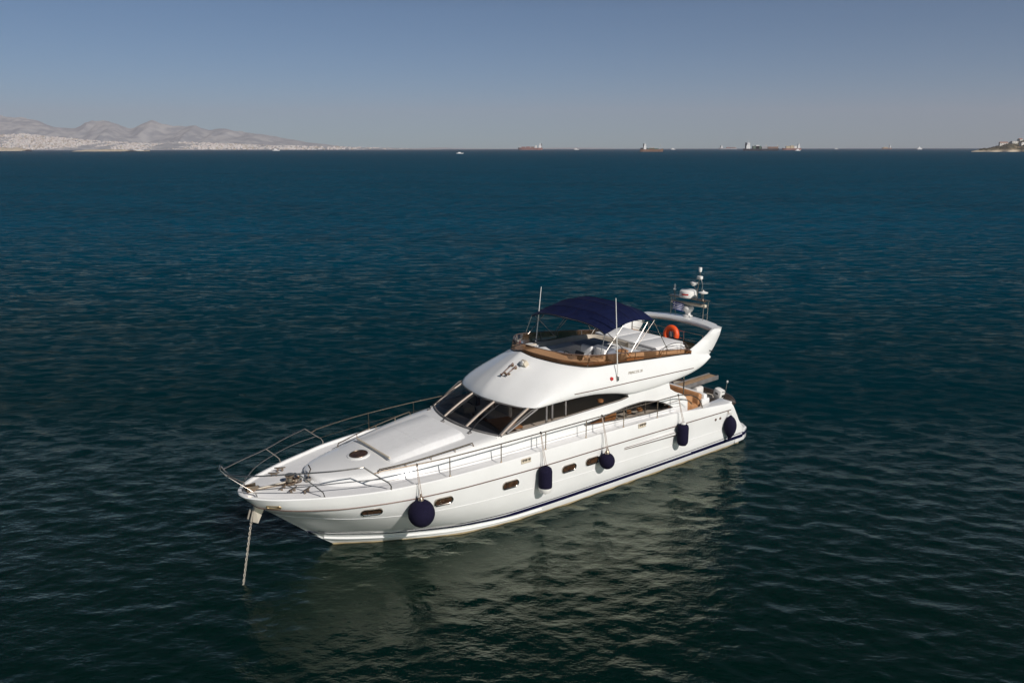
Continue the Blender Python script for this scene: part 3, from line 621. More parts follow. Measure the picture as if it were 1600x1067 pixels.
# hawse pipes (oval fairleads), vents, portholes
def oval(c, u, v, a, b, n=20):          # stadium outline in the plane u,v
    c, u, v = Vector(c), Vector(u).normalized(), Vector(v).normalized(); pts = []
    for k in range(n):
        t = 2 * math.pi * k / n; x = math.cos(t) * b + (a - b) * (1 if math.cos(t) > 0 else -1); y = math.sin(t) * b; pts.append(c + u * x + v * y)
    return pts
def hull_frame(x, z, s):
    e = .05; p = Vector((x, s * hull_y(x, z), z)); px = Vector((x + e, s * hull_y(x + e, z), z)); pz = Vector((x, s * hull_y(x, z + e), z + e))
    u = (px - p).normalized(); v = (pz - p); v = (v - u * v.dot(u)).normalized(); n = u.cross(v); n = n if n.y * s > 0 else -n; return p, u, v, n
for s in (1, -1):
    for x, z in ((-.38, 1.72), (-2.5, 1.66), (-4.93, 1.60), (-7.39, 1.54), (-8.47, 1.53)):
        p, u, v, n = hull_frame(x, z, s); o1 = oval(p + n * .012, u, v, .29, .105, 28)
        mb = MB(); ring = [oval(p + n * d, u, v, .29 + k, .105 + k, 28) for k, d in ((.035, .0), (.03, .040), (.0, .044), (-.02, .024))]
        mb.grid([[tuple(q) for q in r_] for r_ in ring], 'steel', closed_v=True); ph = mb.build('porthole', yacht)
        mb = MB(); mb.add([tuple(q) for q in oval(p + n * .028, u, v, .275, .09, 28)], [tuple(range(28))], 'wood'); mb.build('porthole_lining', ph)
        mb = MB(); mb.add([tuple(q) for q in oval(p + n * .032, u, v, .275, .09, 28)], [tuple(range(28))], 'port_glass'); mb.tube([p + n * .036 + u * .13 - v * .09, p + n * .036 + u * .13 + v * .09], .008, 'steel', 6); mb.build('porthole_glass', ph)
    p, u, v, n = hull_frame(2.08, 2.14, s); mb = MB(); path = oval(p + n * .01, u, v, .21, .05, 28); mb.tube(path, .022, 'gold', 8, closed=True); hw = mb.build('fairlead', yacht)
    mb = MB(); mb.add([tuple(q) for q in oval(p + n * .006, u, v, .2, .045, 28)], [tuple(range(28))], 'black'); mb.build('fairlead_hole', hw)
    for x in (-5.53, -10.94):
        p, u, v, n = hull_frame(x, 2.27, s); mb = MB()
        mb.box(p + n * .012, (.40, .03, .17), 'cream_plastic', Matrix((u, n, v)).transposed(), .015); cl = mb.build('fender_cleat', yacht)
        mb = MB()
        for k in (-.11, .02, .13): mb.tube([p + n * .02 + u * k, p + n * .07 + u * k + v * .05], .026, 'steel', 8); mb.lathe([(0, .0), (.04, .0), (.04, .02), (0, .03)], p + n * .07 + u * k + v * .05, 'steel', v, 10)
        mb.build('horn', cl)
    for x, z in ((-15.35, 1.50), (-15.65, 1.49)):
        p, u, v, n = hull_frame(x, z, s); mb = MB(); mb.lathe([(.055, .0), (.05, .025), (.03, .02), (0, .01)], p, 'bronze_trim', n, 14); mb.build('vent_outlet', yacht)
    # raised air intake moulding with two trim lines
    mb = MB(); P = []
    for x in np.linspace(-10.05, -12.95, 14):
        t = (x + 10.05) / -2.9; zc_ = 1.60 - .06 * t; hh = .035 + .05 * t; y0 = hull_y(x, zc_); bul = .015 + .07 * t
        P.append([(x, s * (y0 - .02), zc_ + hh + .02), (x, s * (y0 + bul), zc_ + hh * .6), (x, s * (y0 + bul), zc_ - hh * .5), (x, s * (y0 - .02), zc_ - hh - .03)])
    mb.grid(P, 'gelcoat'); mb.add(P[-1], [(0, 1, 2, 3)], 'gelcoat'); vt = mb.build('side_moulding', yacht)
    mb = MB(); mb.tube([p[1] for p in P], .012, 'bronze_trim', 6); mb.tube([(p[2][0], p[2][1], p[2][2] - .02) for p in P], .012, 'bronze_trim', 6); mb.build('moulding_trim', vt)
# ---- bow anchor
mb = MB(); sec = [(-.10, 0), (-.02, .16), (.0, .22), (.05, .16), (.05, -.16), (0, -.22), (-.02, -.16)]
mb.add([(2.36, -.05, 1.95), (2.36, .05, 1.95), (2.05, .09, 1.94), (2.05, -.09, 1.94), (2.48, -.10, 1.52), (2.48, .10, 1.52), (2.34, .17, 1.46), (2.34, -.17, 1.46)], [(0, 1, 5, 4), (1, 2, 6, 5), (2, 3, 7, 6), (3, 0, 4, 7), (4, 5, 6, 7), (0, 3, 2, 1)], 'galv')
mb.tube([(2.44, -.11, 1.84), (2.53, -.12, 1.55)], .03, 'galv', 8); mb.tube([(2.44, .11, 1.84), (2.53, .12, 1.55)], .03, 'galv', 8); mb.tube([(2.3, 0, 2.05), (2.46, 0, 1.5)], .04, 'galv', 8); mb.build('anchor', yacht, angle=25)
# ---- rails
def rail(name, path, r, m, posts, mb=None, foot=None):
    mb = MB(); mb.tube(path, r, m, 8); return mb.build(name, yacht)
def deck_pt(x, s, ins=.06, dz=.03):
    i = np.interp(-x, -cD[:, 0], np.arange(NQ)); y = np.interp(-x, -cD[:, 0], cD[:, 1]); z = np.interp(-x, -cD[:, 0], cD[:, 2]); return Vector((x, s * (y - ins), z + dz))
for s in (1, -1):
    # pulpit: upper and lower tube from the bow hoop to the sloping end
    up = curve([(3.2, s * .05, 3.40), (3.05, s * .28, 3.18), (2.6, s * .62, 3.14), (1.46, s * 1.22, 3.12), (.6, s * 1.72, 3.14), (-.15, s * 2.05, 3.17)], 26)
    top = [tuple(p) for p in up] + [(-.16, s * 2.05, 3.17), (-.62, s * 2.25, 2.76), (-.80, s * 2.31, 2.62), (-.87, s * 2.32, 2.50), (-.87, s * 2.32, 2.38)]
    mb = MB(); mb.tube(top, .021, 'steel', 10)
    mb.tube([(3.2, s * .05, 3.40), (3.24, s * .03, 3.3), (3.1, s * .10, 3.10), (2.55, s * .42, 2.62), (2.45, s * .48, 2.55), (2.42, s * .52, 2.40)], .019, 'steel', 10)
    if s == 1: mb.tube([(3.2, .05, 3.40), (3.22, 0, 3.43), (3.2, -.05, 3.40)], .021, 'steel', 8)
    lo = curve([(2.42, s * .46, 2.62), (1.9, s * .98, 2.72), (1.2, s * 1.46, 2.76), (.4, s * 1.86, 2.79), (-.62, s * 2.25, 2.76)], 20); mb.tube(lo, .015, 'steel', 8)
    pu = mb.build('pulpit', yacht)
    mb = MB(); mb.tube([(1.46, s * 1.22, 3.12), (1.02, s * 1.56, 2.66), (.92, s * 1.62, 2.54), (.88, s * 1.63, 2.38)], .018, 'steel', 8); mb.build('brace', pu)
    # side rail
    xs_ = [-.6, -2.73, -4.6, -6.42, -8.22, -10.05, -11.85, -12.95, -13.6, -14.2]
    zz = [3.00, 3.02, 3.03, 3.03, 3.03, 3.02, 2.99, 2.97, 2.86, 2.62]
    path = [Vector((-.42, s * 2.17, 2.95))] + [Vector((x, deck_pt(x, s).y, z)) for x, z in zip(xs_, zz)] + [Vector((-14.5, deck_pt(-14.5, s).y, 2.30)), Vector((-14.58, deck_pt(-14.58, s).y, 2.12))]
    mb = MB(); mb.tube(curve([tuple(p) for p in path], 60), .020, 'steel_dull', 8); sr = mb.build('side_rail', yacht)
    mb = MB(); wire = [Vector((x, deck_pt(x, s).y, deck_pt(x, s).z + (2.9 - 2.4) * .52)) for x in (-.72, -2.73, -4.6, -6.42, -8.22, -10.05, -11.85, -13.3)]
    mb.tube(wire, .006, 'steel_dull', 6); mb.build('guard_wire', sr)
    for x in (-2.73, -4.6, -6.42, -8.22, -10.05, -11.85):
        mb = MB(); p = deck_pt(x, s); mb.tube([p, (p.x, p.y, 3.01)], .016, 'steel_dull', 8); mb.lathe([(.035, 0), (.03, .025), (.016, .04)], p, 'steel_dull', seg=10); mb.build('stanchion', sr)
    # gate strut near the stern end
    mb = MB(); mb.tube(curve([(-12.3, s * 2.53, 2.72), (-13.0, s * 2.52, 2.74), (-13.6, s * 2.5, 2.66), (-13.9, s * 2.49, 2.42)], 14), .012, 'steel_dull', 6); mb.build('strut', sr)

# ---- deckhouse sides, windows
def side_y(x, z):
    y = 2.22 - .055 * (z - 2.35); y -= .16 * max(0, (x + 7) / 2) ** 2; y -= .02 * max(0, -12 - x); return y
TOPL = [(-6.55, 3.66), (-7.3, 3.70), (-8.13, 3.71), (-8.9, 3.68), (-9.47, 3.61), (-10.1, 3.50), (-10.5, 3.40)]
WIN_LO = [(-10.74, 3.25), (-10.4, 3.20), (-9.2, 3.165), (-7.63, 3.12), (-6.4, 3.075), (-5.3, 3.02)]
WIN2 = curve([(-8.55, 2.66, 0), (-9.5, 2.77, 0), (-10.2, 2.86, 0), (-10.82, 2.92, 0), (-11.4, 2.93, 0), (-12.08, 2.83, 0), (-12.68, 2.63, 0), (-13.15, 2.38, 0)], 30)[:, :2].tolist() + curve([(-13.15, 2.365, 0), (-11.83, 2.395, 0), (-10.17, 2.50, 0), (-8.6, 2.63, 0)], 16)[:, :2].tolist()
SIDE = [(-4.85, 2.20), (-14.05, 2.05), (-14.05, 2.45), (-13.95, 2.62), (-13.7, 2.79), (-13.3, 2.95), (-13.02, 3.12), (-12.95, 3.40), (-12.0, 3.36), (-11.2, 3.34), (-10.72, 3.36)] + WIN_LO + [(-4.92, 2.98)]
def win_outline():
    return [(-10.74, 3.25), (-10.72, 3.33)] + TOPL[::-1] + [(-5.32, 3.03)] + WIN_LO[::-1][1:-1]
for s in (1, -1):
    f = lambda x, z, s=s: (x, s * side_y(x, z), z)
    mb = MB(); panel(SIDE, [WIN2], f, .22, mb, 'gelcoat')
    panel(SIDE, [WIN2], lambda x, z, s=s: (x, s * (side_y(x, z) - .07), z), .5, mb, 'gelcoat')
    mb.grid([[f(x, z) for x, z in WIN2], [(x, s * (side_y(x, z) - .07), z) for x, z in WIN2]], 'grey_trim', closed_v=True)
    dh = mb.build('deckhouse_side', yacht, angle=60)
    WO = [(-10.74, 3.25), (-10.70, 3.33), (-10.5, 3.40), (-10.1, 3.50), (-9.47, 3.61), (-8.9, 3.68), (-8.13, 3.71), (-7.3, 3.70), (-6.5, 3.665), (-6.26, 3.64), (-5.05, 2.99), (-5.3, 3.02), (-6.4, 3.075), (-7.63, 3.12), (-9.2, 3.165), (-10.4, 3.20)]
    for nm, OUT, dy in (('side_window', WO, .03), ('side_window', WIN2, .03)):
        mb = MB(); panel(OUT, [], lambda x, z, s=s: (x, s * (side_y(x, z) - .03), z), .5, mb, 'side_glass'); w = mb.build(nm, yacht)
        mb = MB(); mb.tube([(x, s * (side_y(x, z) + .004), z) for x, z in OUT], .02, 'grey_trim', 6, closed=True); mb.build('window_frame', w)
        for x in ((-6.9, -7.15, -7.75) if OUT is WO else (-9.6, -10.7, -11.7)):
            zs_ = [q for q in np.arange(2.3, 3.8, .02) if sum(1 for i in range(len(OUT)) if (OUT[i][1] > q) != (OUT[i - 1][1] > q) and x < (OUT[i - 1][0] - OUT[i][0]) * (q - OUT[i][1]) / (OUT[i - 1][1] - OUT[i][1]) + OUT[i][0]) % 2]
            if zs_: mb = MB(); mb.box((x, s * (side_y(x, 3) - .055), (zs_[0] + zs_[-1]) / 2), (.07 if OUT is WO else .04, .03, zs_[-1] - zs_[0]), 'grey_trim'); mb.build('window_post', w)
        if OUT is WO: mb = MB(); mb.tube([(-5.32, s * 2.03, 3.04), (-6.50, s * (side_y(-6.5, 3.6)), 3.66)], .035, 'grey_trim', 8); mb.build('window_post', w)
# ---- windscreen
def ws(y, t):
    a = abs(y); base = np.array([-4.60 - .47 * (a / 2.0) ** 2.2, y, 3.03 - .03 * (a / 2) ** 2]); top = np.array([-5.78 - .43 * (a / 1.9) ** 2.2, y * .95, 3.65]); p = base + (top - base) * t
    p[2] += .03 * math.sin(math.pi * t); return p
for (y0, y1) in ((-2.0, -.66), (-.66, .66), (.66, 2.0)):
    mb = MB(); mb.grid([[ws(y, t) for t in np.linspace(0, 1, 8)] for y in np.linspace(y0, y1, 12)], 'windscreen_glass'); mb.build('windscreen', yacht)
for y in (-2.0, -.66, .66, 2.0):
    mb = MB(); n = np.array([.45, 0, .85])
    for k, (w, d, m) in enumerate(((.085, .030, 'black'), (.05, .05, 'mullion'))):
        mb.tube([ws(y + (-.05 if k == 0 else 0.03), t) + n * (.01 if k else -.005) for t in np.linspace(.0, 1, 8)], .036 if k else .05, m, 8)
    mb.build('mullion', yacht)
mb = MB(); ys_ = np.linspace(-2.05, 2.05, 40); mb.tube([ws(y, -.01) for y in ys_], .035, 'grey_trim', 8); mb.build('windscreen_gasket', yacht)
mb = MB(); mb.tube([ws(y, 1.0) + np.array([-.02, 0, .0]) for y in ys_], .05, 'grey_trim', 8); mb.build('windscreen_gasket', yacht)
for (y, lean) in ((-1.75, -.2), (-.35, -.25), (1.10, -.35)):
    mb = MB(); b0 = ws(y, -.12) + np.array([.10, 0, .02]); mb.box(b0, (.14, .10, .12), 'grey_trim', b=.03); e1 = ws(y + lean * .3, .72) + np.array([.03, 0, .06])
    mb.tube([b0 + np.array([0, 0, .05]), lerp(b0, e1, .5) + np.array([.02, 0, .06]), e1], .014, 'black', 6)
    mb.tube([ws(y + lean * .3 - .03, .12) + np.array([.02, 0, .04]), ws(y + lean * .3 + .02, .93) + np.array([.02, 0, .04])], .013, 'black', 6); mb.build('wiper', yacht)
# ---- saloon interior seen through the glass
mb = MB(); mb.box((-9.3, 0, 2.02), (8.6, 4.1, .04), 'wood'); mb.build('saloon_floor', yacht, smooth=False)
mb = MB(); P = [[ws(y, .0) + np.array([-.03, 0, -.03]) for y in np.linspace(-1.95, 1.95, 20)], [np.array([-5.6 - .3 * (abs(y) / 2) ** 2, y, 2.93]) for y in np.linspace(-1.95, 1.95, 20)], [np.array([-5.75 - .3 * (abs(y) / 2) ** 2, y, 2.6]) for y in np.linspace(-1.95, 1.95, 20)]]
mb.grid(P, 'grey_trim'); mb.build('dashboard', yacht)
mb = MB(); mb.box((-5.75, -1.1, 3.0), (.5, .75, .25), 'cream_plastic', b=.06); mb.lathe([(.09, 0), (.09, .02), (0, .03)], (-5.55, -1.0, 3.13), 'black', seg=16); mb.torus((-6.1, -1.1, 2.98), .2, .022, 'black', (-.8, 0, .5)); mb.build('helm', yacht)
for (x, y, sx2, sy2, z, m) in ((-6.45, -1.1, .6, .7, 2.75, 'vinyl_white'), (-6.45, -.1, .6, .9, 2.8, 'vinyl_white')):
    mb = MB(); mb.box((x, y, 2.35), (.4, .4, .7), 'wood', b=.03); mb.box((x, y, z), (sx2, sy2, .18), m, b=.07); mb.box((x - .32, y, z + .36), (.16, sy2, .7), m, b=.06); mb.build('helm_seat', yacht)
mb = MB(); mb.box((-5.95, 1.05, 2.95), (.85, 1.15, .08), 'leather_tan', Matrix.Rotation(R(-12), 3, 'Z'), b=.03); mb.box((-5.95, 1.05, 2.45), (.5, .7, .66), 'wood', b=.03); mb.build('dinette_table', yacht)
mb = MB(); mb.box((-8.6, 1.75, 2.42), (3.4, .55, .3), 'leather_tan', b=.08); mb.box((-8.6, 1.98, 2.75), (3.4, .16, .55), 'leather_tan', b=.06); mb.box((-7.0, 1.6, 2.42), (.5, .9, .4), 'leather_tan', b=.08); mb.build('sofa', yacht)
mb = MB(); mb.box((-9.2, -1.75, 2.5), (4.6, .5, .95), 'wood', b=.02); mb.build('cabinet', yacht)
mb = MB(); mb.box((-13.0, 0, 2.75), (.06, 4.2, 1.45), 'side_glass'); mb.build('saloon_door', yacht, smooth=False)
for x, z in ((-10.1, 2.58), (-11.0, 2.56), (-11.6, 2.53), (-9.55, 3.27)):
    mb = MB(); mb.lathe([(.05, -.08), (.12, -.02), (.11, .06), (.03, .09)], (x, 1.95, z), 'leather_tan', seg=14); mb.build('lamp', yacht)

# ---- flybridge shell
L_B = [(-5.74, 0, 3.70), (-5.82, .67, 3.70), (-5.95, 1.2, 3.69), (-6.17, 1.80, 3.68), (-6.50, 2.14, 3.68), (-7.3, 2.22, 3.725), (-8.1, 2.24, 3.735), (-8.9, 2.25, 3.705), (-9.45, 2.25, 3.64), (-10.1, 2.25, 3.53), (-10.6, 2.25, 3.42), (-11.2, 2.24, 3.365), (-12.0, 2.23, 3.37), (-12.95, 2.21, 3.42), (-13.7, 2.2, 3.49), (-14.4, 2.18, 3.60), (-14.9, 2.16, 3.76), (-15.25, 2.14, 3.97)]
L_R = [(-7.50, 0, 5.02), (-7.58, .48, 4.93), (-7.80, .92, 4.85), (-8.08, 1.36, 4.775), (-8.5, 1.72, 4.69), (-8.9, 1.98, 4.635), (-9.3, 2.08, 4.62), (-9.65, 2.11, 4.615), (-10.0, 2.12, 4.60), (-10.5, 2.12, 4.57), (-10.9, 2.12, 4.54), (-11.4, 2.12, 4.51), (-12.1, 2.12, 4.465), (-12.95, 2.11, 4.41), (-13.7, 2.10, 4.36), (-14.4, 2.09, 4.28), (-14.9, 2.08, 4.20), (-15.25, 2.07, 4.14)]
idx_ = np.linspace(0, len(L_B) - 1, 70)
def by_idx(Lp): A = np.array(Lp, float); k = np.arange(len(A)); return np.stack([pchip(k, A[:, j], idx_) for j in range(3)], 1)
fB, fR = by_idx(L_B), by_idx(L_R)
def fly_row(v):
    P = lerp(fB, fR, v); fr = np.clip(1 - idx_ / 7, 0, 1); b = math.sin(math.pi * v ** .62)
    n = np.stack([.55 * fr, np.clip(idx_ / 4, 0, 1) * (1 - .2 * fr), .8 * fr + .1], 1); return P + n * b * (.10 + .05 * fr[:, None])
VV = [0, .03, .1, .2, .32, .45, .6, .75, .88, 1.0]; FR_ = [fly_row(v) for v in VV]
lip = fB.copy(); lip[:, 1] -= .10 * np.clip(idx_ / 4, 0, 1); lip[:, 0] -= .10 * np.clip(1 - idx_ / 6, 0, 1); lip[:, 2] -= .0; lip[:, 1] = np.maximum(lip[:, 1], 0)
in1 = fR.copy(); in1[:, 1] *= .93; in1[:, 0] -= .12 * np.clip(1 - idx_ / 8, 0, 1); in1[:, 2] += .005
in2 = in1.copy(); in2[:, 1] *= .96; in2[:, 0] -= .10 * np.clip(1 - idx_ / 8, 0, 1); in2[:, 2] = np.minimum(in2[:, 2] - .1, 4.5); in2[:, 2] = np.maximum(in2[:, 2], 4.05)
in3 = in2.copy(); in3[:, 1] *= .97; in3[:, 2] = 4.02
mb = MB(); GG = np.stack([lip] + FR_ + [in1, in2, in3], 1)
mb.grid(GG, 'gelcoat'); mb.grid(GG * np.array([1, -1, 1]), 'gelcoat')
# underside of the overhang and the saloon ceiling
low = lip.copy(); low[:, 2] += .03
mb.grid(np.stack([low * np.array([1, t, 1]) + np.array([0, 0, .05 * (1 - t * t)]) for t in np.linspace(-1, 1, 13)], 1), 'gelcoat')
aft = GG[-1]; mb.grid(np.stack([aft * np.array([1, t, 1]) for t in (1, .5, 0, -.5, -1)], 1), 'gelcoat')
fly = mb.build('flybridge', yacht, angle=42)
mb = MB(); mb.grid(np.stack([in3 * np.array([1, t, 1]) + np.array([0, 0, .03]) for t in np.linspace(-1, 1, 7)], 1), 'gelcoat'); mb.grid(np.stack([p_ * np.array([1, 1, 0]) + np.array([0, 0, 4.06]) for p_ in [in3[52:] * np.array([1, t, 1]) for t in (-.97, 0, .97)]], 1), 'teak'); mb.build('flybridge_floor', yacht)
def fly_side(x, z, s):
    """point on the flybridge side at station x, height z"""
    A = np.stack(FR_, 0); best = None
    ys = []; zs = []
    for r_ in A:
        k = 20
        zs.append(np.interp(-x, -r_[k:, 0], r_[k:, 2])); ys.append(np.interp(-x, -r_[k:, 0], r_[k:, 1]))
    return Vector((x, s * float(np.interp(z, zs, ys)), z))
for s in (1, -1):
    mb = MB(); mb.tube([fly_side(x, z, s) + Vector((0, s * .004, 0)) for x, z in zip(np.linspace(-8.0, -14.2, 24), np.linspace(3.90, 3.76, 24))], .016, 'bronze_trim', 6); mb.build('side_stripe', yacht)
    cu = bpy.data.curves.new('lettering', 'FONT'); cu.body = 'PRINCESS 20'; cu.size = .135; cu.extrude = .003; cu.shear = .25
    to = bpy.data.objects.new('lettering_text', cu); COL.objects.link(to)
    bpy.context.view_layer.update(); me = bpy.data.meshes.new_from_object(to.evaluated_get(bpy.context.evaluated_depsgraph_get()))
    bpy.data.objects.remove(to); lt = bpy.data.objects.new('lettering', me); COL.objects.link(lt); me.materials.clear(); me.materials.append(MATS['letter_grey']); lt.parent = yacht
    x0 = -10.62 if s == 1 else -11.6; p = fly_side(x0, 4.13, s); q = fly_side(x0 - .8 * s, 4.10, s); t_ = fly_side(x0, 4.23, s)
    u = (q - p).normalized(); v = (t_ - p); v = (v - u * v.dot(u)).normalized(); n = u.cross(v)
    lt.matrix_local = Matrix.Translation(p + n * .012) @ Matrix((u, v, n)).transposed().to_4x4()
mb = MB(); p = fly_side(-9.75, 4.13, 1); mb.lathe([(.07, 0), (.06, .05), (0, .06)], p, 'red', (0, 1, .2), 12); mb.build('navigation_light', yacht)
mb = MB(); p = fly_side(-9.75, 4.13, -1); mb.lathe([(.07, 0), (.06, .05), (0, .06)], p, 'ship_green', (0, -1, .2), 12); mb.build('navigation_light', yacht)
# ---- tinted wind deflector round the flybridge
L_T = [(-7.58, 0, 5.23), (-7.74, .52, 5.17), (-8.02, 1.02, 5.10), (-8.28, 1.47, 5.06), (-8.6, 1.80, 5.035), (-8.92, 2.04, 5.01), (-9.28, 2.13, 4.98), (-9.6, 2.15, 4.95), (-10.0, 2.155, 4.91), (-10.5, 2.155, 4.87), (-10.9, 2.155, 4.83), (-11.4, 2.155, 4.79), (-12.1, 2.155, 4.72), (-12.95, 2.15, 4.63), (-13.7, 2.14, 4.55), (-14.0, 2.13, 4.50), (-14.1, 2.12, 4.46), (-14.2, 2.11, 4.42)]
L_RB = [p for p in L_R[:15]] + [(-14.0, 2.095, 4.33), (-14.1, 2.09, 4.32), (-14.2, 2.09, 4.31)]
tT, tR = by_idx(L_T), by_idx(L_RB); tT[:, 2] += .06 * np.clip((60 - np.arange(70)) / 20, 0, 1)
def both(c): return np.concatenate([(c * np.array([1, -1, 1]))[::-1], c[1:]], 0)
wd_ = [lerp(both(tR), both(tT), t) for t in (0, .33, .66, 1)]
for k, t in enumerate((0, .33, .66, 1)): wd_[k][:, 1] *= 1 + .012 * math.sin(math.pi * t)
mb = MB(); mb.grid(np.stack(wd_, 1), 'brown_acrylic'); wdf = mb.build('wind_deflector', yacht)
mb = MB(); mb.tube(both(tT), .016, 'bronze_trim', 8); mb.build('deflector_rim', wdf)
mb = MB(); b_ = both(tR).copy(); b_[:, 1] *= 1.004; mb.tube(b_, .022, 'black', 8); mb.build('deflector_seal', wdf)
for k in (20, 34, 42, 50, 58, 64):
    for s in (1, -1):
        mb = MB(); mb.tube([tR[k] * np.array([1, s, 1]), tT[k] * np.array([1, s, 1])], .014, 'grey_trim', 6); mb.build('deflector_post', wdf)
# ---- roof furniture in front of it
GR = np.concatenate([np.stack(FR_, 0), np.stack(FR_, 0)[:, 1:] * np.array([1, -1, 1])], 1).reshape(-1, 3)
def skin(x, y):
    d = np.hypot(GR[:, 0] - x, GR[:, 1] - y); k = np.argsort(d)[:4]; w = 1 / (d[k] + 1e-3); return Vector((x, y, float((GR[k, 2] * w).sum() / w.sum())))
mb = MB()
for y in (.30, .47):
    p0, p1 = skin(-6.95, y), skin(-6.42, y); dd = (p1 - p0); L_ = dd.length; up_ = dd.cross(Vector((0, 1, 0))).normalized(); up_ = up_ if up_.z > 0 else -up_; q0 = p0 + up_ * .075
    k = .3 if y > .4 else 0
    mb.lathe([(.0, -.02), (.036, 0), (.036, .09), (.02, .12), (.018, L_ - .12 - k * .3), (.025, L_ - .07 - k * .3), (.055, L_ - k * .3)], q0, 'bronze_trim', dd, 14)
    for f_ in (.08, .72 - k * .3): pp = p0 + dd * f_; mb.tube([pp, pp + up_ * .075], .018, 'bronze_trim', 8); mb.lathe([(.04, 0), (.04, .02), (0, .03)], pp, 'gold', up_, 12)
mb.build('air_horn', yacht)
mb = MB(); sp_ = skin(-7.16, .60); mb.box(sp_ + Vector((0, 0, .10)), (.19, .27, .20), 'cream_plastic', Matrix.Rotation(R(35), 3, 'Y'), .03); mb.lathe([(.085, 0), (.085, .05), (0, .06)], sp_ + Vector((.08, 0, .12)), 'white_plastic', (1, 0, .2), 16); mb.tube([sp_ + Vector((-.02, 0, -.05)), sp_ + Vector((-.02, 0, .1))], .05, 'cream_plastic', 8); mb.build('searchlight', yacht)
# ---- flybridge furniture
mb = MB(); P = []
for c, dz in ((in1, .0), (None, 0)):
    pass
k1 = 34; D0 = in1[:k1] + np.array([0, 0, .03]); D1 = D0.copy(); D1[:, 0] -= np.interp(idx_[:k1], [0, 4, 8], [1.0, .75, .16]); D1[:, 1] *= np.interp(idx_[:k1], [0, 5, 8], [.9, .84, .92]); D1[:, 2] -= .03; D2 = D1.copy(); D2[:, 2] = 4.08; D2[:, 0] += .05
for s in (1, -1): mb.grid(np.stack([D0, D1, D2], 1) * np.array([1, s, 1]), 'gelcoat')
mb.build('dash_moulding', yacht)
mb = MB(); mb.box((-8.75, .72, 4.62), (.85, 1.05, .34), 'vinyl_grey', Matrix.Rotation(R(14), 3, 'Y'), .1); mb.box((-8.7, .72, 4.3), (.7, 1.0, .5), 'gelcoat', b=.06); hc_ = mb.build('helm_console', yacht)
mb = MB(); mb.torus((-9.02, .84, 4.80), .21, .02, 'black', (-.75, 0, .6)); mb.lathe([(.07, -.02), (.07, .03), (0, .05)], (-9.0, .84, 4.78), 'gold', (-.75, 0, .6), 14)
for a in (0, 2.1, 4.2): n_ = Vector((-.75, 0, .6)).normalized(); u_ = n_.orthogonal().normalized(); w_ = n_.cross(u_); mb.tube([(-9.02, .84, 4.80), Vector((-9.02, .84, 4.80)) + (u_ * math.cos(a) + w_ * math.sin(a)) * .2], .012, 'steel_dull', 6)
mb.build('steering_wheel', hc_)
mb = MB(); mb.box((-9.12, 1.26, 4.88), (.06, .42, .30), 'black', Matrix.Rotation(R(-24), 3, 'Y'), .02); mb.build('display', hc_)
mb = MB(); mb.box((-8.75, -.75, 4.66), (.45, .75, .34), 'black', Matrix.Rotation(R(-20), 3, 'Y'), .04); mb.build('instrument_hood', yacht)
for y in (.35, 1.05):
    mb = MB(); mb.box((-10.05, y, 4.48), (.55, .56, .16), 'vinyl_white', b=.06); mb.box((-10.34, y, 4.68), (.15, .56, .44), 'vinyl_white', Matrix.Rotation(R(-8), 3, 'Y'), .06); mb.tube([(-10.1, y, 4.06), (-10.1, y, 4.42)], .07, 'grey_trim', 10); mb.build('helm_chair', yacht)
mb = MB(); mb.box((-10.72, .7, 4.55), (.5, 1.35, .62), 'vinyl_grey', Matrix.Rotation(R(10), 3, 'Y'), .16); mb.build('seat_cover', yacht)
# starboard settee and the curved seating aft
st_path = [(-8.9, -1.72), (-9.8, -1.80), (-10.8, -1.83), (-11.6, -1.83), (-12.15, -1.72), (-12.5, -1.42), (-12.62, -.9), (-12.62, -.2), (-12.55, .35)]
sp = curve([(x, y, 0) for x, y in st_path], 40); T = np.gradient(sp[:, :2], axis=0); T /= np.linalg.norm(T, axis=1)[:, None]; NN = np.stack([T[:, 1] * -1, T[:, 0]], 1); NN = NN * np.sign((np.array([[-10.6, 0]]) - sp[:, :2]) @ np.array([0, 1]) * 0 + 1)[:, None]
NN = np.where(((np.array([-10.6, .2]) - sp[:, :2]) * NN).sum(1)[:, None] > 0, NN, -NN)
def sweep(sec, m, mb): mb.grid([[(p[0] + n[0] * a, p[1] + n[1] * a, z) for a, z in sec] for p, n in zip(sp, NN)], m); 
mb = MB(); sweep([(0, 4.08), (0, 4.60), (.05, 4.67), (.12, 4.66), (.20, 4.46), (.20, 4.08)], 'vinyl_beige', mb); mb.build('settee_backrest', yacht)
mb = MB(); sweep([(.19, 4.10), (.19, 4.50), (.60, 4.52), (.68, 4.48), (.68, 4.10)], 'vinyl_white', mb); mb.build('settee_seat', yacht)
mb = MB(); mb.lathe([(.06, 0), (.06, .62), (.0, .63)], (-11.2, -.35, 4.08), 'steel', seg=12); mb.box((-11.2, -.35, 4.72), (1.25, .95, .05), 'vinyl_grey', b=.02); mb.build('table', yacht)
mb = MB(); mb.box((-11.55, 1.15, 4.38), (.95, 1.15, .55), 'gelcoat', b=.08); mb.lathe([(.2, 0), (.24, .04), (.1, .1), (0, .1)], (-11.35, 1.2, 4.65), 'leather_tan', seg=18); mb.build('wet_bar', yacht)
mb = MB(); mb.box((-13.45, .0, 4.34), (1.65, 3.5, .52), 'gelcoat', b=.08); mb.build('sunpad_base', yacht)
mb = MB()
for y in (-1.12, 0, 1.12): mb.box((-13.45, y, 4.64), (1.6, 1.10, .12), 'vinyl_white', b=.05)
mb.build('flybridge_sunpad', yacht)
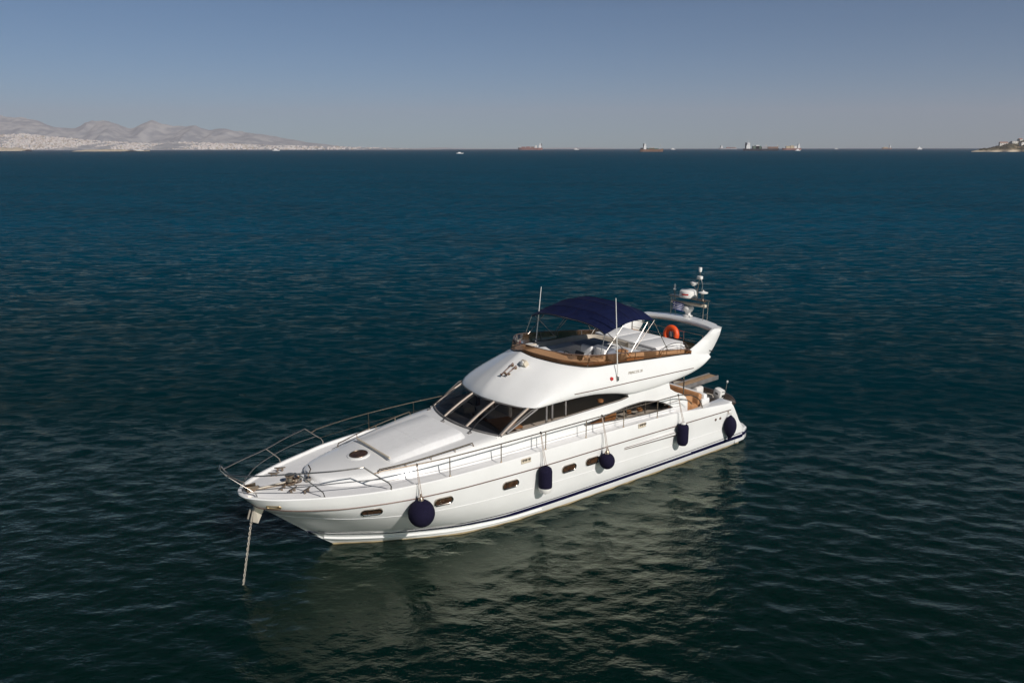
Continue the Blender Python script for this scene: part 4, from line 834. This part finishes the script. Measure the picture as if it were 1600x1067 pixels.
mb = MB(); mb.lathe([(.0, .0), (.30, .0), (.34, .06), (.30, .12), (0, .16)], (-14.85, .95, 4.08), 'vinyl_beige', seg=20); mb.build('pouffe', yacht)
mb = MB(); mb.grid([[(-15.06, y, z) for z in (4.10, 4.48)] for y in np.linspace(-1.9, 1.55, 12)], 'brown_acrylic'); mb.build('aft_screen', yacht)
# rails beside and behind the sunpad
mb = MB()
for z in (4.55, 4.85): mb.tube([(-15.1, y, z) for y in np.linspace(-1.9, 1.9, 9)], .013, 'steel', 8)
for y in (-1.9, -.95, 0, .95, 1.9): mb.tube([(-15.1, y, 4.08), (-15.1, y, 4.86)], .014, 'steel', 8)
mb.build('aft_rail', yacht)
for s in (1, -1):
    mb = MB(); mb.tube(curve([(-12.65, s * 1.92, 4.45), (-12.9, s * 1.92, 4.74), (-13.4, s * 1.92, 4.80), (-14.0, s * 1.92, 4.72), (-14.35, s * 1.92, 4.36)], 18), .014, 'steel', 8); mb.tube([(-12.9, s * 1.92, 4.62), (-14.1, s * 1.92, 4.56)], .010, 'steel', 6)
    for x in (-13.0, -13.8): mb.tube([(x, s * 1.92, 4.4), (x, s * 1.92, 4.75)], .011, 'steel', 6)
    mb.build('grab_rail', yacht)
# ---- radar arch
def arch():
    mb = MB(); prof = []
    # inner and outer edge of the side plate in (x, z), from the foot upwards and on across the top
    inn_ = curve([(-13.95, 4.34, 0), (-14.6, 4.60, 0), (-15.1, 4.84, 0), (-15.42, 5.00, 0), (-15.62, 5.06, 0)], 16)[:, :2]; out_ = curve([(-15.25, 3.99, 0), (-15.55, 4.25, 0), (-15.85, 4.60, 0), (-16.08, 4.93, 0), (-16.15, 5.03, 0)], 16)[:, :2]
    secs = []
    for k in range(16):
        t = k / 15; y = 2.10 - .05 * t - (.0 if t < .8 else .06 * (t - .8) / .2); th = .13
        a, b = inn_[k], out_[k]; secs.append([(a[0], y, a[1]), (b[0], y, b[1]), (b[0], y - th, b[1] - .02), (a[0], y - th, a[1] - .02)])
    # the bend and the crown
    for k in range(1, 6):
        a_ = k / 5 * math.pi / 2; y = 1.98 - .24 * math.sin(a_) * 1.0; zt = 5.04 + .05 * math.sin(a_)
        secs.append([(-15.62 - .05 * k / 5, y + .10 * math.cos(a_), 5.06 + .02 * math.sin(a_)), (-16.17 - .04 * k / 5, y + .10 * math.cos(a_), 5.05 + .03 * math.sin(a_)), (-16.15 - .04 * k / 5, y - .06, 4.97 - .03 * math.sin(a_)), (-15.66 - .05 * k / 5, y - .06, 4.95 - .0 * math.sin(a_))])
    for y in np.linspace(1.6, 0, 9):
        c = 1 - (y / 1.7) ** 2; secs.append([(-15.68 - .20 * c, y, 5.085 + .05 * c), (-16.30 - .34 * c, y, 5.085 + .04 * c), (-16.28 - .34 * c, y, 4.91 + .04 * c), (-15.72 - .20 * c, y, 4.90 + .05 * c)])
    secs = np.array(secs); full_ = np.concatenate([secs, (secs[::-1] * np.array([1, -1, 1]))[1:]], 0)
    # rounded cross-section
    rs_ = []
    for q in full_:
        c = q.mean(0); ring = []
        for i in range(4):
            a, b = q[i], q[(i + 1) % 4]
            ring += [a * .94 + b * .06 if np.linalg.norm(b - a) > .3 else a * .7 + b * .3, lerp(a, b, .5) + (lerp(a, b, .5) - c) * .05, a * .06 + b * .94 if np.linalg.norm(b - a) > .3 else a * .3 + b * .7]
        rs_.append(ring)
    mb.grid(rs_, 'gelcoat', closed_v=True); return mb.build('radar_arch', yacht, angle=50)
arch()
for s in (1, -1):
    mb = MB(); mb.box((-15.42, s * 2.105, 4.22), (.26, .02, .035), 'black', Matrix.Rotation(R(-18), 3, 'Y'), .005); mb.build('arch_grille', yacht)
# ---- mast gear on the arch
MX = -16.46
for s in (1, -1):
    mb = MB()
    for dx in (-.16, .12): mb.tube([(MX + dx, s * .86, 5.08), (MX + dx, s * .88, 5.92)], .017, 'steel', 8)
    for z in (5.35, 5.62, 5.9): mb.tube([(MX - .16, s * .87, z), (MX + .12, s * .87, z)], .013, 'steel', 6)
    mb.build('mast_ladder', yacht)
mb = MB(); mb.box((MX, 0, 5.93), (.34, 1.95, .035), 'steel_dull', b=.01); mb.build('mast_platform', yacht)
mb = MB(); mb.lathe([(.20, 0), (.20, .05), (.12, .08), (.12, .16), (.20, .25), (.23, .34), (.2, .42), (.08, .46), (0, .47)], (MX, -.02, 5.14), 'white_plastic', seg=24); rd = mb.build('radar', yacht)
mb = MB(); mb.box((MX, -.02, 5.68), (.16, 1.72, .13), 'cream_plastic', Matrix.Rotation(R(6), 3, 'Z'), .05); mb.build('scanner_bar', rd)
mb = MB(); mb.lathe([(.0, 0), (.34, .0), (.37, .06), (.34, .26), (.28, .31), (0, .33)], (MX, -.08, 5.95), 'white_plastic', seg=28); dm = mb.build('radar_dome', yacht)
mb = MB(); P = [[(MX + .362 * math.cos(a), -.08 + .362 * math.sin(a), z) for z in (6.07, 6.13)] for a in np.linspace(-.1, .75, 8)]; mb.grid(P, 'red'); mb.build('dome_marking', dm)
mb = MB(); mb.tube([(MX, .42, 5.95), (MX, .42, 6.35), (MX, .50, 6.9), (MX, .50, 7.1)], .02, 'steel', 8); mb.tube([(MX, .42, 6.3), (MX, .25, 6.42), (MX, .22, 6.5)], .016, 'steel', 8); mb.tube([(MX, .5, 6.9), (MX, .66, 6.6), (MX, .64, 5.95)], .013, 'steel', 8)
mb.lathe([(.0, 0), (.05, .0), (.11, .04), (.11, .16), (.05, .2), (0, .2)], (MX, .20, 6.46), 'white_plastic', seg=18); mb.lathe([(.15, 0), (.16, .03), (.15, .06)], (MX, .20, 6.56), 'white_plastic', seg=18); mb.box((MX, .5, 6.84), (.16, .22, .14), 'white_plastic', b=.03); mb.lathe([(.06, 0), (.06, .05), (.075, .06), (.07, .18), (0, .19)], (MX, .5, 7.08), 'white_plastic', seg=16); mb.build('light_mast', yacht)
mb = MB(); mb.tube([(MX, .72, 5.95), (MX, .72, 6.2)], .018, 'steel', 8); mb.lathe([(.0, 0), (.06, .0), (.19, .05), (.19, .08), (.05, .12), (0, .18)], (MX, .72, 6.18), 'white_plastic', seg=20); mb.build('satellite_antenna', yacht)
mb = MB(); mb.tube([(MX, -.80, 5.92), (MX, -.80, 6.18)], .016, 'steel', 8); mb.lathe([(.05, 0), (.075, .04), (.04, .08), (.045, .2), (0, .26)], (MX, -.80, 6.16), 'white_plastic', seg=14); mb.build('gps_antenna', yacht)
# whip antennas
for (p0, p1) in (((-10.03, 2.31, 4.08), (-9.93, 2.20, 6.98)), ((-9.82, -2.0, 4.62), (-10.0, -1.92, 6.82))):
    mb = MB(); mb.tube([p0, lerp(np.array(p0), np.array(p1), .5), p1], [.020, .018, .012], 'white_plastic', 8); mb.lathe([(.05, -.05), (.05, .05), (.03, .14), (.02, .15)], p0, 'steel', seg=12); mb.build('whip_antenna', yacht)
# ---- bimini
bim = empty('bimini', (0, 0, 0)); bim.parent = yacht
bows = [(-9.62, 5.73, 6.0, 2.05), (-10.1, 5.80, 6.20, 2.06), (-10.75, 5.86, 6.42, 2.06), (-11.35, 5.90, 6.48, 2.05), (-12.12, 5.88, 6.22, 2.0)]
us_ = np.linspace(0, 1, 31); tt = np.linspace(-1, 1, 41); bx = [b[0] for b in bows]; P = []
for u in us_:
    x = bows[0][0] + (bows[-1][0] - bows[0][0]) * u; q = -x; ze, zc, w = [float(pchip([-b for b in bx], [b[k] for b in bows], [q])[0]) for k in (1, 2, 3)]
    scal = .15 * math.sin(math.pi * u) ** 1.2; sag = -.06 * abs(math.sin(math.pi * 4 * u)) ; row = []
    for t in tt:
        wt = w - .12 * math.sin(math.pi * u) * 0; a = abs(t); z = zc + (ze - zc) * a ** 3.2 + sag * (1 - a ** 4); z += scal * max(0, (a - .55) / .45) ** 1.6 * .9
        row.append((x + .05 * (1 - a) * (u < .04), wt * math.copysign(a ** .92, t), z))
    P.append(row)
mb = MB(); P = np.array(P); mb.grid(P, 'navy_canvas'); Pl = P.copy(); Pl[..., 2] -= .015; mb.grid(Pl, 'navy_canvas')
for s_ in (0, -1): mb.grid(np.stack([P[s_], P[s_] - np.array([0, 0, .07])], 0), 'navy_canvas')
mb.build('canopy', bim, angle=60)
mb = MB()
for y in (0,): mb.tube([P[i, 20] + np.array([0, 0, .004]) for i in range(31)], .006, 'navy_sock', 5)
for i in (7, 15, 22): mb.tube([p + np.array([0, 0, .004]) for p in P[i, 1:-1]], .007, 'navy_sock', 5)
mb.build('seam', bim)
for s in (1, -1):
    y1 = 2.06 * s
    for (a, b) in (((-9.62, 5.72), (-9.35, 4.97)), ((-9.70, 5.78), (-10.85, 4.72)), ((-11.75, 5.85), (-10.75, 4.74)), ((-12.12, 5.88), (-11.05, 4.95)), ((-12.05, 5.90), (-12.85, 4.65)), ((-10.5, 5.9), (-9.5, 4.98))):
        mb = MB(); mb.tube([(a[0], y1 * .985, a[1]), (b[0], y1 * 1.02, b[1])], .014, 'steel', 8); mb.build('strut', bim)
for i in (0, 9, 18, 30):
    mb = MB(); mb.tube([p - np.array([0, 0, .025]) for p in P[i, ::2]], .013, 'steel', 8); mb.build('bow_hoop', bim)
# ---- cockpit
mb = MB(); mb.box((-14.65, 0, 1.52), (3.4, 4.6, .06), 'teak'); mb.build('cockpit_floor', yacht, smooth=False)
mb = MB(); mb.box((-15.80, 0, 1.92), (.26, 3.36, .70), 'gelcoat', b=.10); mb.box((-15.75, 1.66, 1.80), (.5, .14, .60), 'gelcoat', b=.06); mb.build('transom_coaming', yacht)
mb = MB(); mb.box((-15.15, 0, 1.72), (.82, 3.1, .36), 'leather_tan', b=.08); mb.box((-15.53, 0, 2.06), (.24, 3.2, .50), 'leather_tan', Matrix.Rotation(R(-10), 3, 'Y'), .08); mb.build('cockpit_bench', yacht)
mb = MB(); mb.box((-14.15, 1.95, 1.78), (.62, .36, .42), 'leather_tan', b=.08); mb.box((-14.1, 2.1, 2.32), (.55, .14, .60), 'leather_tan', b=.05); mb.build('side_seat', yacht)
mb = MB(); mb.box((-14.0, -.2, 2.2), (.8, 1.5, .05), 'teak', b=.02); mb.tube([(-14.0, -.2, 1.55), (-14.0, -.2, 2.18)], .06, 'steel', 10); mb.build('cockpit_table', yacht)
for s in (1, -1):
    mb = MB(); mb.box((-15.5, s * 2.12, 1.87), (2.1, .62, .10), 'gelcoat', Matrix.Rotation(R(4.5), 3, 'Y'), .04); mb.box((-15.5, s * 1.86, 1.55), (2.0, .08, .6), 'gelcoat'); qd = mb.build('quarter_deck', yacht)
    mb = MB()
    for k in range(3): mb.box((-15.75, s * (1.95 + .16 * k), 1.912), (1.25 - .12 * k, .035, .012), 'teak', Matrix.Rotation(R(4.5), 3, 'Y'))
    mb.build('step_strip', qd, smooth=False)
    mb = MB(); mb.tube([(-14.95, s * 1.2, 1.55), (-14.95, s * 1.2, 3.7)], .025, 'steel', 8); mb.build('overhang_post', yacht)
# passerelle
mb = MB(); rot = Matrix.Rotation(R(2), 3, 'Y'); mb.box((-17.45, -.25, 2.06), (2.5, .46, .05), 'teak', rot, .015); pas = mb.build('passerelle', yacht)
mb = MB()
for y in (-.50, 0.0): mb.box((-17.45, y, 2.03), (2.54, .05, .20), 'grey_trim', rot, .02)
mb.box((-16.2, -.25, 1.85), (.35, .5, .35), 'steel_dull', b=.04); mb.build('passerelle_frame', pas)

# ================================================================== loose things on and around the yacht
def thing(name, loc, label, cat, group=None, rz=0.0):
    e = empty(name, B(loc), BROT + rz); tag(e, label, cat, group); return e
def fender(loc, rad, length, kind, top, label):
    """loc: centre; ropes run up to the rail at height top"""
    e = thing('fender', loc, label, 'fender', 'navy fenders hanging along the port side')
    h2 = length / 2; mb = MB()
    if kind == 'ball': prof = [(.05, h2 + .06), (.07, h2)] + [(rad * math.sin(a) + .0, -math.cos(a) * h2 * -1 if False else math.cos(a) * h2) for a in np.linspace(.28, math.pi, 18)]
    elif kind == 'tear': prof = [(.03, h2 + .03)] + [(rad * (math.sin(math.pi * min(1, t ** .85)) ** .62 if 0 < t < 1 else .15), h2 - t * length) for t in np.linspace(.04, .97, 18)] + [(.09, -h2), (.07, -h2 - .06), (0, -h2 - .06)]
    else: prof = [(.04, h2 + .05), (rad * .62, h2 + .01), (rad * .9, h2 - .05), (rad, h2 - .14), (rad, -h2 + .22), (rad * .93, -h2 + .11), (rad * .7, -h2 + .03), (rad * .3, -h2), (0, -h2)]
    mb.lathe(prof, (0, 0, 0), 'navy_sock', seg=28); mb.build('cover', e)
    mb = MB()
    if kind == 'ball': mb.lathe([(.09, h2 - .02), (.075, h2 + .05), (.04, h2 + .10), (0, h2 + .11)], (0, 0, 0), 'steel_dull', seg=16); mb.torus((0, 0, h2 + .13), .045, .018, 'steel_dull', (1, 0, 0)); mb.build('eye', e)
    elif kind == 'white_end': mb.lathe([(rad * .985, -h2 + .20), (rad * 1.0, -h2 + .14), (rad * .8, -h2 + .03), (rad * .35, -h2 - .02), (.05, -h2 - .03), (0, -h2 - .07)], (0, 0, -.02), 'white_plastic', seg=24); mb.build('bare_end', e)
    elif kind == 'cyl': mb.lathe([(rad * .5, h2 + .0), (rad * .45, h2 + .08), (.03, h2 + .10)], (0, 0, 0), 'white_plastic', seg=18); mb.build('end_cap', e)
    mb = MB(); yi = -(loc[1] - (abs(deck_pt(loc[0], 1).y)))
    for d in (-.035, .035): mb.tube([(d, 0, h2 + .10), (d * .7 - .03, yi * .45, (top - loc[2]) * .6), (d * .3 - .05, yi, top - loc[2])], .011, 'rope', 6)
    if kind != 'tear': mb.torus((-.05, yi, top - loc[2]), .035, .016, 'black', (1, 0, 0), seg=14, ts=6)
    mb.build('rope', e); return e
fender((-1.62, 2.72, 1.58), .40, .84, 'ball', 3.0, 'largest navy ball fender, hung near the yacht bow')
fender((-6.16, 2.98, 1.52), .225, .86, 'white_end', 3.03, 'navy cylinder fender with bare white lower end')
fender((-8.91, 3.02, 1.50), .27, .58, 'ball', 3.03, 'small navy ball fender beside the aftmost porthole')
fender((-12.97, 2.92, 1.50), .215, .84, 'cyl', 2.97, 'straight navy cylinder fender hung beside the side moulding')
fender((-16.12, 2.72, 1.06), .25, .95, 'tear', 1.92, 'tapered navy fender hung at the stern corner above the stripe')
# lifebuoy
lb = thing('lifebuoy', (-15.02, .35, 4.63), 'orange horseshoe lifebuoy hung on the flybridge aft rail', 'lifebuoy', rz=R(0))
mb = MB(); mb.torus((0, 0, 0), .28, .115, 'orange', (1, 0, .12), a0=R(-62) , a1=R(242), seg=30, ts=14, sx=1.0, sy=1.0)
o_ = mb.build('float', lb); mb = MB(); mb.box((0, 0, .02), (.08, .09, .26), 'white_plastic', b=.03); mb.lathe([(.03, .13), (.05, .15), (.03, .2), (0, .2)], (0, 0, 0), 'red', seg=12); mb.build('rescue_light', lb)
mb = MB(); mb.tube([(.0, -.3, -.25), (-.08, -.32, -.4), (-.08, -.1, -.42)], .012, 'rope', 6); mb.build('line', lb)
# flag
fl = thing('flag', (-16.22, -.66, 5.72), 'small blue and white striped flag hung under the mast platform', 'flag')
mb = MB(); W_, H_ = .56, .34
NX, NZ = 27, 18
def fp(i, k): x = i / NX; return (.05 * math.sin(x * 5 + .4) * x, x * W_, -k / NZ * H_ - .06 * x * x)
for i in range(NX):
    for k in range(NZ):
        st = k // 2; cx, cz = i / NX * W_, k / NZ * H_
        if i < 10 and k < 10: blue = not (4 <= i <= 5 or 4 <= k <= 5)
        else: blue = st % 2 == 0
        mb.add([fp(i, k), fp(i + 1, k), fp(i + 1, k + 1), fp(i, k + 1)], [(0, 1, 2, 3)], 'flag_blue' if blue else 'flag_white')
mb.build('cloth', fl); mb = MB(); mb.tube([(0, 0, .22), (0, 0, -.36)], .007, 'rope', 6); mb.build('halyard', fl)
# anchor chain
ch = thing('anchor_chain', (2.50, 0, 1.50), 'galvanised anchor chain running from the bow down into the water', 'chain')
A0, A1 = np.array([2.47, 0, 1.56]), np.array([3.30, .95, -.55]); nl_ = 34; mb = MB(); dirv = Vector(A1 - A0).normalized(); s1 = dirv.cross(Vector((0, 1, 0))).normalized()
for k in range(nl_):
    t = (k + .5) / nl_; c = Vector(lerp(A0, A1, t)) - Vector((2.50, 0, 1.50)); w = s1 if k % 2 else Vector((0, 1, 0)); path = [c + dirv * math.cos(a) * .050 + w * math.sin(a) * .026 for a in np.linspace(0, 2 * math.pi, 12, endpoint=False)]
    mb.tube(path, .0095, 'galv', 6, closed=True)
mb.build('links', ch)
# tender on the platform
td = thing('tender', (-17.53, -.05, .575), 'dark inflatable tender with white outboard stowed across the swim platform', 'dinghy')
mb = MB()
for sx in (-.50, .50):
    path = curve([(sx, 1.55, .82), (sx, .9, .80), (sx, -.4, .82), (sx * .92, -1.0, .88), (sx * .55, -1.5, .98), (0, -1.72, 1.03)], 30); rr = np.interp(np.linspace(0, 1, 30), [0, .03, .08, .16, .25, 1], [.04, .15, .26, .33, .33, .26]); mb.tube(path, rr, 'rubber_dark', 18)
tube_ = mb.build('tube', td)
mb = MB(); P = [[(x * np.interp(y, [-1.5, -.9, 1.4], [.3, 1, 1]), y, .50 + .22 * abs(x) / .45 + .25 * max(0, (-y - .9) / .7)) for x in (-.42, -.2, 0, .2, .42)] for y in np.linspace(-1.5, 1.15, 12)]; mb.grid(P, 'rubber_dark'); mb.add(P[-1], [(0, 1, 2, 3, 4)], 'rubber_dark'); mb.box((0, .98, .74), (.74, .06, .44), 'rubber_dark', b=.02); mb.build('floor', td)
mb = MB(); mb.box((0, -.25, 1.0), (.5, .62, .55), 'white_plastic', b=.1); mb.box((-.02, .42, .92), (.66, .42, .16), 'vinyl_beige', b=.06); mb.build('console', td)
mb = MB(); mb.box((.0, -1.12, 1.10), (.66, .75, .16), 'cream_plastic', b=.06); mb.build('bow_cushion', td)
mb = MB(); rot = Matrix.Rotation(R(-14), 3, 'X'); mb.box((.05, 1.08, 1.24), (.36, .42, .44), 'white_plastic', rot, .10); mb.box((.05, 1.10, 1.0), (.30, .36, .10), 'grey_trim', rot, .03); mb.box((.05, 1.18, .72), (.15, .22, .6), 'white_plastic', rot, .05); mb.lathe([(.05, -.2), (.06, .1), (0, .22)], (.05, 1.32, .40), 'white_plastic', (0, 1, -.2), 12); ob = mb.build('outboard', td)
mb = MB(); mb.box((.05, 1.28, 1.34), (.20, .06, .06), 'black', rot, .01); mb.box((.235, 1.10, 1.27), (.012, .14, .07), 'black', rot); mb.box((.05, 1.31, 1.17), (.12, .03, .09), 'black', rot); mb.build('cowl_vent', ob)
mb = MB(); mb.tube([(-.22, 1.18, 1.0), (-.24, 1.26, 1.72)], .013, 'steel', 6); mb.lathe([(.03, 0), (.04, .04), (.035, .09), (0, .10)], (-.24, 1.26, 1.70), 'white_plastic', seg=12); mb.build('stern_light', td)
mb = MB()
for y in (-.8, .7): mb.box((0, y, .28), (.9, .12, .57), 'grey_trim', b=.03)
mb.build('chock', td)

# ================================================================== the air over the sea
mb = MB(); mb.box((0, 13000, 648), (90000, 31000, 1300), 'ship_white'); hb = mb.build('haze', smooth=False); tag(hb, 'thin pale haze over the far sea', 'haze', kind='stuff')
hm = bpy.data.materials.new('haze'); hm.use_nodes = True; nt = hm.node_tree; nt.nodes.remove(nt.nodes['Principled BSDF'])
pv = nt.nodes.new('ShaderNodeVolumePrincipled'); pv.inputs['Color'].default_value = (.95, .885, .97, 1); pv.inputs['Density'].default_value = 4.0e-5; pv.inputs['Anisotropy'].default_value = .0
nt.links.new(pv.outputs[0], nt.nodes['Material Output'].inputs['Volume']); hb.data.materials.clear(); hb.data.materials.append(hm)
